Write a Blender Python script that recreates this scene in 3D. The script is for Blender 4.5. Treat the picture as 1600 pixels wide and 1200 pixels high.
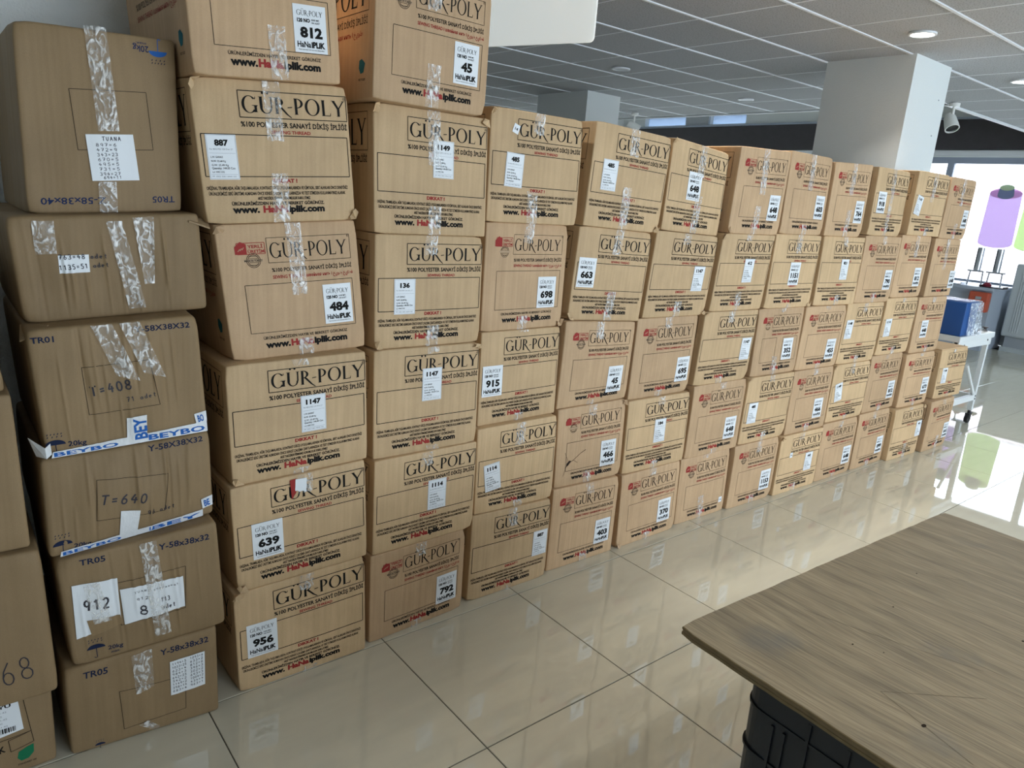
import bpy, math, random
import numpy as np
from mathutils import Matrix, Vector

random.seed(7)
for o in list(bpy.data.objects): bpy.data.objects.remove(o)
S = bpy.context.scene
C = S.collection

# ------------------------------------------------------------------ camera
cam = bpy.data.cameras.new('camera'); cam.sensor_width = 36; cam.lens = 1125.69 * 36 / 1600
cam.clip_start = .02; cam.clip_end = 200
co = bpy.data.objects.new('camera', cam); C.objects.link(co)
CR, CD, CF = Vector((.779583, -.621925, .073887)), Vector((-.101244, -.241566, -.965088)), Vector((.618061, .744886, -.251287))
m = Matrix.Identity(4)
for i in range(3):
    m[i][0] = CR[i]; m[i][1] = -CD[i]; m[i][2] = -CF[i]
m[2][3] = 1.536
co.matrix_world = m
S.camera = co
S.view_settings.view_transform = 'Standard'; S.view_settings.look = 'None'
S.view_settings.gamma = 1; S.view_settings.use_curve_mapping = False
S.view_settings.exposure = 0.62

# ------------------------------------------------------------------ world: bright overcast daylight
w = bpy.data.worlds.new('overcast_sky'); S.world = w; w.use_nodes = True
bg = w.node_tree.nodes['Background']
bg.inputs[0].default_value = (.80, .90, 1.0, 1); bg.inputs[1].default_value = 6.6

# room limits (metres); boxes stand along y = 2, window wall at x = 11.8
XL, XR, YF, YB, H, HU = -2.6, 11.8, -4.4, 11.2, 2.65, 3.35

def portal(name, loc, rot, sx, sy):
    l = bpy.data.lights.new(name, 'AREA'); l.shape = 'RECTANGLE'; l.size = sx; l.size_y = sy
    l.cycles.is_portal = True
    o = bpy.data.objects.new(name, l); C.objects.link(o); o.location = loc; o.rotation_euler = rot
    return o
# sky portals in the openings of the window walls
portal('window_portal', (XR + .02, 6.1, 1.63), (0, math.pi / 2, 0), 1.66, 10.0)
portal('window_portal', (4.9, YF - .02, 1.475), (math.pi / 2, 0, 0), 8.6, 2.05)


# ------------------------------------------------------------------ helpers
def tag(o, label=None, cat=None, group=None, kind=None):
    if label: o['label'] = label
    if cat: o['category'] = cat
    if group: o['group'] = group
    if kind: o['kind'] = kind
    return o

def empty(name, loc):
    o = bpy.data.objects.new(name, None); C.objects.link(o); o.location = loc; o.empty_display_size = .05
    return o

def link_mesh(name, me, parent=None, loc=(0, 0, 0)):
    o = bpy.data.objects.new(name, me); C.objects.link(o); o.location = loc
    if parent: o.parent = parent
    return o

class MB:
    def __init__(s): s.v = []; s.f = []; s.m = []
    def face(s, pts, mat=0):
        n = len(s.v); s.v += [tuple(p) for p in pts]; s.f.append(tuple(range(n, n + len(pts)))); s.m.append(mat)
    def box(s, a, b, mat=0, bev=0.0):
        x0, y0, z0 = a; x1, y1, z1 = b
        if bev <= 0:
            n = len(s.v)
            s.v += [(x0,y0,z0),(x1,y0,z0),(x1,y1,z0),(x0,y1,z0),(x0,y0,z1),(x1,y0,z1),(x1,y1,z1),(x0,y1,z1)]
            for q in ((0,3,2,1),(4,5,6,7),(0,1,5,4),(1,2,6,5),(2,3,7,6),(3,0,4,7)):
                s.f.append(tuple(n + i for i in q)); s.m.append(mat)
            return
        lo = np.array(a, float); hi = np.array(b, float)
        ring = []
        c = .2929 * bev
        def lay(z, e): # octagon-like rounded rect
            pts = []
            for cx, cy, a0 in ((x1-bev, y1-bev, 0), (x0+bev, y1-bev, 90), (x0+bev, y0+bev, 180), (x1-bev, y0+bev, 270)):
                for t in (0, 45, 90):
                    an = math.radians(a0 + t); r = bev * (1 - e)
                    pts.append((cx + r*math.cos(an), cy + r*math.sin(an), z))
            return pts
        L = [lay(z0, .9), lay(z0 + c, .2929), lay(z0 + bev, 0), lay(z1 - bev, 0), lay(z1 - c, .2929), lay(z1, .9)]
        n = len(s.v); k = 12
        for l in L: s.v += l
        s.f.append(tuple(n + i for i in reversed(range(k)))); s.m.append(mat)
        for j in range(5):
            for i in range(k):
                s.f.append((n+j*k+i, n+j*k+(i+1) % k, n+(j+1)*k+(i+1) % k, n+(j+1)*k+i)); s.m.append(mat)
        s.f.append(tuple(n + 5*k + i for i in range(k))); s.m.append(mat)
    def tube(s, p0, p1, r0, r1=None, k=16, mat=0, cap=True):
        r1 = r0 if r1 is None else r1
        p0 = Vector(p0); p1 = Vector(p1); d = (p1 - p0).normalized()
        u = d.orthogonal().normalized(); v = d.cross(u)
        n = len(s.v)
        for p, r in ((p0, r0), (p1, r1)):
            for i in range(k):
                a = 2*math.pi*i/k; s.v.append(tuple(p + u*math.cos(a)*r + v*math.sin(a)*r))
        for i in range(k):
            s.f.append((n+i, n+(i+1) % k, n+k+(i+1) % k, n+k+i)); s.m.append(mat)
        if cap:
            s.f.append(tuple(n+i for i in reversed(range(k)))); s.m.append(mat)
            s.f.append(tuple(n+k+i for i in range(k))); s.m.append(mat)
    def lathe(s, prof, c, axis=(0,0,1), k=24, mat=0):
        a = Vector(axis).normalized(); u = a.orthogonal().normalized(); v = a.cross(u); c = Vector(c)
        n = len(s.v)
        for r, z in prof:
            for i in range(k):
                t = 2*math.pi*i/k; s.v.append(tuple(c + a*z + u*math.cos(t)*r + v*math.sin(t)*r))
        for j in range(len(prof)-1):
            for i in range(k):
                s.f.append((n+j*k+i, n+j*k+(i+1) % k, n+(j+1)*k+(i+1) % k, n+(j+1)*k+i)); s.m.append(mat)
    def mesh(s, name, mats, smooth=False):
        me = bpy.data.meshes.new(name); me.from_pydata(s.v, [], s.f)
        for mt in mats: me.materials.append(mt)
        if len(mats) > 1: me.polygons.foreach_set('material_index', s.m)
        if smooth:
            me.polygons.foreach_set('use_smooth', [True]*len(s.f))
            try: me.set_sharp_from_angle(angle=math.radians(40))
            except Exception: pass
        me.update(); return me
    def build(s, name, mats, parent=None, loc=(0,0,0), smooth=False):
        if not isinstance(mats, (list, tuple)): mats = [mats]
        return link_mesh(name, s.mesh(name, mats, smooth), parent, loc)

# ------------------------------------------------------------------ materials
def nm(name):
    mt = bpy.data.materials.new(name); mt.use_nodes = True
    nt = mt.node_tree; return mt, nt, nt.nodes['Principled BSDF']
def N(nt, t, **kw):
    n = nt.nodes.new(t)
    for k, v in kw.items(): setattr(n, k, v)
    return n
def simple(name, col, rough=.6, metal=0, spec=.5, noise=0.0, nscale=20, bump=0.0, bscale=60):
    mt, nt, b = nm(name)
    b.inputs['Base Color'].default_value = (*col, 1); b.inputs['Roughness'].default_value = rough
    b.inputs['Metallic'].default_value = metal; b.inputs['Specular IOR Level'].default_value = spec
    tc = N(nt, 'ShaderNodeTexCoord')
    if noise:
        n = N(nt, 'ShaderNodeTexNoise'); n.inputs['Scale'].default_value = nscale; n.inputs['Detail'].default_value = 5
        nt.links.new(tc.outputs['Object'], n.inputs['Vector'])
        mx = N(nt, 'ShaderNodeMix', data_type='RGBA')
        mx.inputs['A'].default_value = (*[c*(1-noise) for c in col], 1); mx.inputs['B'].default_value = (*[min(1, c*(1+noise)) for c in col], 1)
        nt.links.new(n.outputs['Fac'], mx.inputs['Factor']); nt.links.new(mx.outputs['Result'], b.inputs['Base Color'])
    if bump:
        n = N(nt, 'ShaderNodeTexNoise'); n.inputs['Scale'].default_value = bscale; n.inputs['Detail'].default_value = 4
        nt.links.new(tc.outputs['Object'], n.inputs['Vector'])
        bp = N(nt, 'ShaderNodeBump'); bp.inputs['Strength'].default_value = bump; bp.inputs['Distance'].default_value = .01
        nt.links.new(n.outputs['Fac'], bp.inputs['Height']); nt.links.new(bp.outputs['Normal'], b.inputs['Normal'])
    return mt

def cardboard(name, col, crease=0.0):
    mt, nt, b = nm(name); L = nt.links.new
    b.inputs['Roughness'].default_value = .62; b.inputs['Specular IOR Level'].default_value = .28
    tc = N(nt, 'ShaderNodeTexCoord'); oi = N(nt, 'ShaderNodeObjectInfo')
    off = N(nt, 'ShaderNodeVectorMath', operation='SCALE'); off.inputs['Scale'].default_value = 37
    cmb = N(nt, 'ShaderNodeCombineXYZ')
    for i in range(3): L(oi.outputs['Random'], cmb.inputs[i])
    L(cmb.outputs[0], off.inputs[0])
    add = N(nt, 'ShaderNodeVectorMath', operation='ADD'); L(tc.outputs['Object'], add.inputs[0]); L(off.outputs[0], add.inputs[1])
    # stains, long vertical rub marks, fibre speckle
    st = N(nt, 'ShaderNodeTexNoise'); st.inputs['Scale'].default_value = 4.5; st.inputs['Detail'].default_value = 6; st.inputs['Roughness'].default_value = .62
    L(add.outputs[0], st.inputs['Vector'])
    mp = N(nt, 'ShaderNodeMapping'); mp.inputs['Scale'].default_value = (1, 1, .045); L(add.outputs[0], mp.inputs['Vector'])
    fl = N(nt, 'ShaderNodeTexNoise'); fl.inputs['Scale'].default_value = 70; fl.inputs['Detail'].default_value = 3; L(mp.outputs[0], fl.inputs['Vector'])
    sp = N(nt, 'ShaderNodeTexNoise'); sp.inputs['Scale'].default_value = 420; sp.inputs['Detail'].default_value = 2; L(add.outputs[0], sp.inputs['Vector'])
    r1 = N(nt, 'ShaderNodeValToRGB'); r1.color_ramp.elements[0].position = .28; r1.color_ramp.elements[1].position = .62
    r1.color_ramp.elements[0].color = (*[c*.86 for c in col], 1); r1.color_ramp.elements[1].color = (*col, 1)
    L(st.outputs['Fac'], r1.inputs['Fac'])
    m1 = N(nt, 'ShaderNodeMix', data_type='RGBA', blend_type='MULTIPLY'); m1.inputs['Factor'].default_value = 1
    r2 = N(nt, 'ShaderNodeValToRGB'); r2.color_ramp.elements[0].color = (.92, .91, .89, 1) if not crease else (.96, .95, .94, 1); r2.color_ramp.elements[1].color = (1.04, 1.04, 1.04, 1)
    r2.color_ramp.elements[0].position = .3; r2.color_ramp.elements[1].position = .7
    L(fl.outputs['Fac'], r2.inputs['Fac']); L(r1.outputs[0], m1.inputs['A']); L(r2.outputs[0], m1.inputs['B'])
    m2 = N(nt, 'ShaderNodeMix', data_type='RGBA', blend_type='MULTIPLY'); m2.inputs['Factor'].default_value = 1
    r3 = N(nt, 'ShaderNodeValToRGB'); r3.color_ramp.elements[0].color = (.9, .88, .86, 1); r3.color_ramp.elements[1].color = (1.06, 1.06, 1.06, 1)
    L(sp.outputs['Fac'], r3.inputs['Fac']); L(m1.outputs['Result'], m2.inputs['A']); L(r3.outputs[0], m2.inputs['B'])
    hs = N(nt, 'ShaderNodeHueSaturation')
    mr = N(nt, 'ShaderNodeMapRange'); mr.inputs['To Min'].default_value = .93; mr.inputs['To Max'].default_value = 1.07
    L(oi.outputs['Random'], mr.inputs['Value']); L(mr.outputs[0], hs.inputs['Value']); L(m2.outputs['Result'], hs.inputs['Color'])
    # rubbed, paler edges
    ge = N(nt, 'ShaderNodeNewGeometry'); rp = N(nt, 'ShaderNodeValToRGB')
    rp.color_ramp.elements[0].position = .53; rp.color_ramp.elements[1].position = .62
    L(ge.outputs['Pointiness'], rp.inputs['Fac'])
    mf = N(nt, 'ShaderNodeMath', operation='MULTIPLY'); mf.inputs[1].default_value = .45; L(rp.outputs[0], mf.inputs[0])
    m3 = N(nt, 'ShaderNodeMix', data_type='RGBA'); m3.inputs['B'].default_value = (*[min(1, c*1.35+.03) for c in col], 1)
    L(mf.outputs[0], m3.inputs['Factor']); L(hs.outputs[0], m3.inputs['A']); L(m3.outputs['Result'], b.inputs['Base Color'])
    # flute relief + vertical creases
    wv = N(nt, 'ShaderNodeTexWave', bands_direction='X'); wv.inputs['Scale'].default_value = 23; wv.inputs['Distortion'].default_value = 1.2; wv.inputs['Detail'].default_value = 2
    L(tc.outputs['Object'], wv.inputs['Vector'])
    b1 = N(nt, 'ShaderNodeBump'); b1.inputs['Strength'].default_value = .10; b1.inputs['Distance'].default_value = .0015
    L(wv.outputs['Fac'], b1.inputs['Height'])
    mp2 = N(nt, 'ShaderNodeMapping'); mp2.inputs['Scale'].default_value = (1, 1, .12); L(add.outputs[0], mp2.inputs['Vector'])
    cr = N(nt, 'ShaderNodeTexNoise'); cr.inputs['Scale'].default_value = 16 if not crease else 8; cr.inputs['Detail'].default_value = 5 if not crease else 1.5; cr.inputs['Roughness'].default_value = .6
    L(mp2.outputs[0], cr.inputs['Vector'])
    b2 = N(nt, 'ShaderNodeBump'); b2.inputs['Strength'].default_value = .22 + crease; b2.inputs['Distance'].default_value = .006 + .016*(crease > 0)
    L(cr.outputs['Fac'], b2.inputs['Height']); L(b1.outputs['Normal'], b2.inputs['Normal']); L(b2.outputs['Normal'], b.inputs['Normal'])
    return mt

def tape_mat(name, col, alpha, rough, bump):
    mt, nt, b = nm(name); L = nt.links.new
    b.inputs['Base Color'].default_value = (*col, 1); b.inputs['Roughness'].default_value = rough
    b.inputs['Specular IOR Level'].default_value = .8; b.inputs['Coat Weight'].default_value = .6; b.inputs['Coat Roughness'].default_value = .08
    tc = N(nt, 'ShaderNodeTexCoord'); mp = N(nt, 'ShaderNodeMapping'); mp.inputs['Scale'].default_value = (1.0, 1, .55)
    mp.inputs['Rotation'].default_value = (0, .5, 0); L(tc.outputs['Object'], mp.inputs['Vector'])
    n = N(nt, 'ShaderNodeTexNoise'); n.inputs['Scale'].default_value = 55; n.inputs['Detail'].default_value = 4; n.inputs['Distortion'].default_value = 1.6
    L(mp.outputs[0], n.inputs['Vector'])
    bp = N(nt, 'ShaderNodeBump'); bp.inputs['Strength'].default_value = bump; bp.inputs['Distance'].default_value = .006
    L(n.outputs['Fac'], bp.inputs['Height']); L(bp.outputs['Normal'], b.inputs['Normal']); L(bp.outputs['Normal'], b.inputs['Coat Normal'])
    rp = N(nt, 'ShaderNodeValToRGB'); rp.color_ramp.elements[0].position = .47; rp.color_ramp.elements[1].position = .66
    rp.color_ramp.elements[0].color = (alpha if alpha > .5 else alpha*.5,)*3 + (1,); rp.color_ramp.elements[1].color = (min(1, alpha*3.6),)*3 + (1,)  # milky crinkle streaks, made more opaque to stand in for glare
    L(n.outputs['Fac'], rp.inputs['Fac']); L(rp.outputs[0], b.inputs['Alpha'])
    return mt

M = {}
M['A'] = cardboard('cardboard_golden', (.63, .437, .248))
M['B'] = cardboard('cardboard_brown', (.575, .385, .225))
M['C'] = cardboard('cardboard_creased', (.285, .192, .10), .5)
M['black'] = simple('black_ink', (.010, .009, .008), .7, spec=.15)
M['brownblack'] = simple('dark_brown_ink', (.028, .018, .012), .7, spec=.15)
M['red'] = simple('red_ink', (.33, .035, .03), .7, spec=.2)
M['blue'] = simple('navy_ink', (.010, .017, .05), .7, spec=.2)
M['bluelogo'] = simple('blue_ink', (.02, .12, .42), .6, spec=.2)
M['green'] = simple('green_ink', (.01, .16, .07), .7, spec=.2)
M['teal'] = simple('teal_ink', (.01, .12, .15), .7, spec=.2)
M['paper'] = simple('white_sticker_paper', (.80, .82, .84), .45, spec=.4)
M['grey'] = simple('grey_label_ink', (.28, .29, .31), .6)
M['pen'] = simple('black_pen', (.02, .018, .03), .55)
M['tape'] = tape_mat('clear_packing_tape', (.88, .86, .82), .22, .14, .7)
M['whitetape'] = tape_mat('printed_white_tape', (.78, .79, .80), .95, .22, .25)
M['torn'] = simple('torn_paper_core', (.5, .42, .32), .9)
# ------------------------------------------------------------------ setting
def floor_mat(name, col):
    mt, nt, b = nm(name); L = nt.links.new
    b.inputs['Roughness'].default_value = .04; b.inputs['Specular IOR Level'].default_value = .5; b.inputs['IOR'].default_value = 2.0
    tc = N(nt, 'ShaderNodeTexCoord'); oi = N(nt, 'ShaderNodeObjectInfo')
    mp = N(nt, 'ShaderNodeMapping'); mp.inputs['Scale'].default_value = (1, 7, 1); mp.inputs['Rotation'].default_value = (0, 0, .35)
    L(tc.outputs['Object'], mp.inputs['Vector']); L(oi.outputs['Random'], mp.inputs['Location'])
    n = N(nt, 'ShaderNodeTexNoise'); n.inputs['Scale'].default_value = 3.5; n.inputs['Detail'].default_value = 7; L(mp.outputs[0], n.inputs['Vector'])
    rp = N(nt, 'ShaderNodeValToRGB'); rp.color_ramp.elements[0].position = .3; rp.color_ramp.elements[1].position = .7
    rp.color_ramp.elements[0].color = (*[c*.975 for c in col], 1); rp.color_ramp.elements[1].color = (*[c*1.025 for c in col], 1)
    L(n.outputs['Fac'], rp.inputs['Fac']); L(rp.outputs[0], b.inputs['Base Color'])
    n2 = N(nt, 'ShaderNodeTexNoise'); n2.inputs['Scale'].default_value = 14; n2.inputs['Detail'].default_value = 4; L(tc.outputs['Object'], n2.inputs['Vector'])
    mr = N(nt, 'ShaderNodeMapRange'); mr.inputs['To Min'].default_value = .012; mr.inputs['To Max'].default_value = .03
    L(n2.outputs['Fac'], mr.inputs['Value']); L(mr.outputs[0], b.inputs['Roughness'])
    return mt
M['tile'] = floor_mat('polished_beige_tile', (.68, .64, .515))
M['grout'] = simple('dark_grout', (.07, .06, .05), .9)
M['wall'] = simple('white_plaster', (.80, .82, .80), .85, noise=.03, nscale=6, bump=.35, bscale=140)
M['pillar'] = simple('white_textured_paint', (.68, .71, .70), .8, bump=.3, bscale=160)
M['trim'] = simple('white_trim', (.75, .77, .78), .5)
M['rail'] = simple('white_ceiling_rail', (.78, .81, .84), .45)
M['dark_wood'] = simple('dark_brown_panel', (.050, .044, .048), .4, noise=.25, nscale=9)
M['alu'] = simple('blue_grey_window_frame', (.34, .38, .46), .4)
M['grey_wall'] = simple('grey_beam_paint', (.42, .44, .46), .8)

def ceil_tile_mat():
    mt, nt, b = nm('mineral_ceiling_tile'); L = nt.links.new
    b.inputs['Roughness'].default_value = .9; b.inputs['Specular IOR Level'].default_value = .2
    tc = N(nt, 'ShaderNodeTexCoord')
    n = N(nt, 'ShaderNodeTexNoise'); n.inputs['Scale'].default_value = 130; n.inputs['Detail'].default_value = 3; L(tc.outputs['Object'], n.inputs['Vector'])
    rp = N(nt, 'ShaderNodeValToRGB'); rp.color_ramp.elements[0].position = .36; rp.color_ramp.elements[1].position = .46
    rp.color_ramp.elements[0].color = (.26, .27, .28, 1); rp.color_ramp.elements[1].color = (.47, .49, .51, 1)
    L(n.outputs['Fac'], rp.inputs['Fac']); L(rp.outputs[0], b.inputs['Base Color'])
    bp = N(nt, 'ShaderNodeBump'); bp.inputs['Strength'].default_value = .4; bp.inputs['Distance'].default_value = .003
    L(n.outputs['Fac'], bp.inputs['Height']); L(bp.outputs['Normal'], b.inputs['Normal'])
    return mt
M['ceil'] = ceil_tile_mat()

def structure(name, mb, mats, parent=None, loc=(0,0,0), smooth=False):
    o = mb.build(name, mats, parent, loc, smooth)
    if not parent: o['kind'] = 'structure'
    return o

# floor: grout bed, and polished tiles of 60 cm set into it
b = MB(); b.box((XL, YF, -.06), (XR, YB, -.0025)); floor = structure('floor', b, M['grout'])
FX, FY = 1.1194, 1.9358
tb = MB(); tb.box((-.2983, -.2983, -.012), (.2983, .2983, 0)); 
tb = MB()
g, e = .2984, .0012
tb.v = [(-g,-g,-.012),(g,-g,-.012),(g,g,-.012),(-g,g,-.012),(-g,-g,-e),(g,-g,-e),(g,g,-e),(-g,g,-e),(-g+e,-g+e,0),(g-e,-g+e,0),(g-e,g-e,0),(-g+e,g-e,0)]
tb.f = [(0,1,5,4),(1,2,6,5),(2,3,7,6),(3,0,4,7),(4,5,9,8),(5,6,10,9),(6,7,11,10),(7,4,8,11),(8,9,10,11)]; tb.m = [0]*9
tile_me = tb.mesh('floor_tile', [M['tile']])
rest = MB(); count = 0
for i in range(-6, 19):
    for j in range(-11, 17):
        cx, cy = FX + (i + .5)*.6, FY + (j - .5)*.6
        if not (XL + .3 < cx < XR - .25 and YF + .3 < cy < YB - .3): continue
        near = (-.5 < cx < 6.6 and -.3 < cy < 2.3) or (5.4 < cx and .9 < cy < 4.2)
        if near and count < 290:
            link_mesh('floor_tile', tile_me, floor, (cx, cy, 0)); count += 1
        else:
            n = len(rest.v); rest.v += [(x+cx, y+cy, z) for x, y, z in tb.v]
            rest.f += [tuple(n+q for q in f) for f in tb.f]; rest.m += [0]*9
o = rest.build('floor_tiling', M['tile'], floor); o['kind'] = 'stuff'

def frost_mat():
    mt, nt, bs = nm('frosted_blue_glass'); L = nt.links.new; nt.nodes.remove(bs)
    d1 = N(nt, 'ShaderNodeBsdfDiffuse'); d1.inputs[0].default_value = (.5, .55, .62, 1)
    t1 = N(nt, 'ShaderNodeBsdfTranslucent'); t1.inputs[0].default_value = (.50, .58, .68, 1)
    mx = N(nt, 'ShaderNodeMixShader'); mx.inputs[0].default_value = .5; L(d1.outputs[0], mx.inputs[1]); L(t1.outputs[0], mx.inputs[2])
    L(mx.outputs[0], nt.nodes['Material Output'].inputs[0]); return mt
M['frost'] = frost_mat()
# walls
b = MB(); b.box((XL, 2.64, 0), (1.15, YB, HU)); structure('wall_back', b, M['wall'])
b = MB(); b.box((XL-.2, YF-.2, 0), (XL, YB, HU)); structure('wall_left', b, M['wall'])
b = MB(); b.box((1.15, YB, 0), (XR+.2, YB+.2, HU)); structure('wall_far', b, M['wall'])
# street-side wall with a long shop window (behind the camera's right shoulder)
b = MB(); WX0, WX1, WZ0, WZ1 = .6, 9.2, .45, 2.5
b.box((XL, YF-.2, 0), (WX0, YF, HU)); b.box((WX1, YF-.2, 0), (XR+.2, YF, HU))
b.box((WX0, YF-.2, 0), (WX1, YF, WZ0)); b.box((WX0, YF-.2, WZ1), (WX1, YF, HU)); structure('wall_front', b, M['wall'])
# window wall at the end of the row
VY0, VY1, VZ0, VZ1 = 1.1, 11.1, .80, 2.56
b = MB()
b.box((XR, YF, 0), (XR+.2, VY0, HU)); b.box((XR, VY1, 0), (XR+.2, YB, HU))
b.box((XR, VY0, 0), (XR+.2, VY1, VZ0)); b.box((XR, VY0, VZ1), (XR+.2, VY1, 3.12)); b.box((XR, VY0, 3.30), (XR+.2, VY1, HU))
for y0_, y1_ in ((VY0, 8.2), (9.0, 9.5), (10.6, VY1)): b.box((XR, y0_, 3.12), (XR+.2, y1_, 3.30))
structure('wall_right', b, M['wall'])
for k_, (y0_, y1_) in enumerate(((8.2, 9.0), (9.5, 10.6))):
    q_ = MB(); q_.box((XR+.10, y0_, 3.12), (XR+.14, y1_, 3.13)); q_.box((XR+.10, y0_, 3.29), (XR+.14, y1_, 3.30)); wk = structure('window_%d' % (k_+3), q_, M['trim'])
    q_ = MB(); q_.box((XR+.115, y0_, 3.13), (XR+.12, y1_, 3.29)); q_.build('pane', M['frost'], wk)


def glass_mat():
    mt, nt, bs = nm('window_glass'); L = nt.links.new
    nt.nodes.remove(bs)
    tr = N(nt, 'ShaderNodeBsdfTransparent'); tr.inputs[0].default_value = (.96, .985, 1, 1)
    gl = N(nt, 'ShaderNodeBsdfGlossy'); gl.inputs['Roughness'].default_value = .02
    fr = N(nt, 'ShaderNodeFresnel'); fr.inputs[0].default_value = 1.35
    mx = N(nt, 'ShaderNodeMixShader'); L(fr.outputs[0], mx.inputs[0]); L(tr.outputs[0], mx.inputs[1]); L(gl.outputs[0], mx.inputs[2])
    L(mx.outputs[0], nt.nodes['Material Output'].inputs[0]); return mt
M['glass'] = glass_mat()
# windows of the end wall: frame bars and panes
win = MB(); win.box((XR+.03, VY0, VZ0), (XR+.09, VY1, VZ0+.06)); win.box((XR+.03, VY0, VZ1-.085), (XR+.09, VY1, VZ1))
wo = structure('window_1', win, M['alu'])
ys = [VY0, 2.75, 4.625, 6.45, 8.3, VY1]
for k, y in enumerate(ys):
    q = MB(); y0 = y if k == 0 else y - .045; y1 = y if k == len(ys)-1 else y + .045
    if k == 0: y1 = y + .09
    if k == len(ys)-1: y0 = y - .09
    q.box((XR+.03, y0, VZ0+.06), (XR+.09, y1, VZ1-.085)); q.build('mullion', M['alu'], wo)
for k in range(5):
    q = MB(); q.box((XR+.055, ys[k]+.045, VZ0+.06), (XR+.062, ys[k+1]-.045, VZ1-.085)); q.build('pane', M['glass'], wo)
# windows of the street wall
wf = MB(); wf.box((WX0, YF-.12, WZ0), (WX1, YF-.06, WZ0+.06)); wf.box((WX0, YF-.12, WZ1-.06), (WX1, YF-.06, WZ1))
wo2 = structure('window_2', wf, M['alu'])
for k in range(7):
    x = WX0 + .03 + k*(WX1-WX0-.06)/6
    q = MB(); q.box((x-.03, YF-.12, WZ0+.06), (x+.03, YF-.06, WZ1-.06)); q.build('mullion', M['alu'], wo2)
for k in range(6):
    x0 = WX0 + .06 + k*(WX1-WX0-.06)/6; x1 = WX0 + k*(WX1-WX0-.06)/6 + (WX1-WX0-.06)/6
    q = MB(); q.box((x0, YF-.094, WZ0+.06), (x1, YF-.087, WZ1-.06)); q.build('pane', M['glass'], wo2)

# suspended ceiling: 60 cm grid, open to a higher bay at the window end
CX, CY, BX, BY = 3.79095, 2.45490, 7.47, 3.055
b = MB(); b.box((XL, YF, H+.06), (BX, YB, H+.10)); b.box((BX, YF, H+.06), (XR, BY, H+.10)); ceiling = structure('ceiling', b, M['grey_wall'])
b = MB(); b.box((XL-.2, YF-.2, HU), (XR+.2, YB+.2, HU+.15)); structure('ceiling_upper', b, M['wall'])
ct = MB(); ct.box((-.294, -.289, 0), (.294, .289, .014)); ctm = ct.mesh('ceiling_tile', [M['ceil']])
cut = [(-.288, .288)]
rest = MB(); cnt = 0
cells = []
for i in range(-12, 15):
    for j in range(-13, 16):
        x0, x1 = CX + i*.6, CX + (i+1)*.6; y0, y1 = CY + j*.6, CY + (j+1)*.6
        if x1 < XL or x0 > XR or y1 < YF or y0 > YB: continue
        if x0 > BX - .05 and y0 > BY - .05: continue
        cells.append((x0, x1, y0, y1))
for x0, x1, y0, y1 in cells:
    vis = x0 > .9 and y0 > -.6 and y1 < 8.0
    X1 = x1; Y1 = y1
    if x0 < BX < x1 and (y0+y1)/2 > BY: X1 = BX
    full = X1 == x1 and x0 > XL and x1 < XR and y0 > YF and y1 < YB
    if vis and full and cnt < 290:
        link_mesh('ceiling_tile', ctm, ceiling, ((x0+x1)/2, (y0+y1)/2, H+.003)); cnt += 1
    else:
        rest.box((max(x0, XL)+.012, max(y0, YF)+.012, H+.003), (min(X1, XR)-.012, min(Y1, YB)-.012, H+.017))
o = rest.build('ceiling_tiling', M['ceil'], ceiling); o['kind'] = 'stuff'
for i in range(-12, 15):
    x = CX + i*.6
    if XL < x < XR:
        q = MB(); q.box((x-.006, YF, H+.0015), (x+.006, YB if x < BX else BY, H+.02)); q.build('ceiling_rail', M['rail'], ceiling)
for j in range(-13, 16):
    y = CY + j*.6
    if YF < y < YB:
        q = MB(); q.box((XL, y-.009, H-.003), (XR if y < BY+.02 else BX, y+.009, H+.02)); q.build('ceiling_rail', M['rail'], ceiling)
# white edge trims of the ceiling opening
b = MB(); b.box((BX, BY, H-.012), (XR, BY+.03, H+.10)); structure('trim_1', b, M['trim'])
b = MB(); b.box((BX, BY+.03, H-.012), (BX+.03, YB, H+.10)); structure('trim_2', b, M['trim'])
# dark valance over the end windows, white ledge above, pale blind box beneath
b = MB(); b.box((XR-.06, BY-.6, 2.66), (XR, YB, 3.07)); val = structure('trim_3', b, M['dark_wood'])
b = MB(); b.box((XR-.09, BY-.6, 3.07), (XR, YB, 3.10)); b.build('valance_cap', M['alu'], val)
b = MB(); b.box((XR-.05, BY-.6, 2.575), (XR, YB, 2.645)); b.build('blind_rail', M['trim'], val)
# grey pier between the clerestory openings
q = MB(); q.box((XR-.05, 8.98, 3.10), (XR, 9.52, HU)); structure('trim_4', q, M['grey_wall'])
# square pillars
def pillar(x0, y0, x1, y1, lab):
    q = MB(); q.box((x0, y0, 0), (x1, y1, H+.05)); o = structure('pillar', q, M['pillar']); return o
p1 = pillar(5.28, 2.42, 5.85, 3.05, '')
p2 = pillar(5.52, 5.79, 6.01, 6.58, '')
for o, l in ((p1, 'square white pillar behind the tall end of the carton wall'), (p2, 'farther square pillar seen above the cartons')):
    o['label'] = l
for y, z in ((2.50, 2.42), (2.47, 2.18)):
    q = MB(); q.lathe([(.0001, .005), (.004, .005), (.005, .0)], (5.74, 2.42, z), (0, -1, 0), 8)
    q.build('wall_plug', M['grey_wall'], p1)

LAMP_W = 3.4
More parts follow.
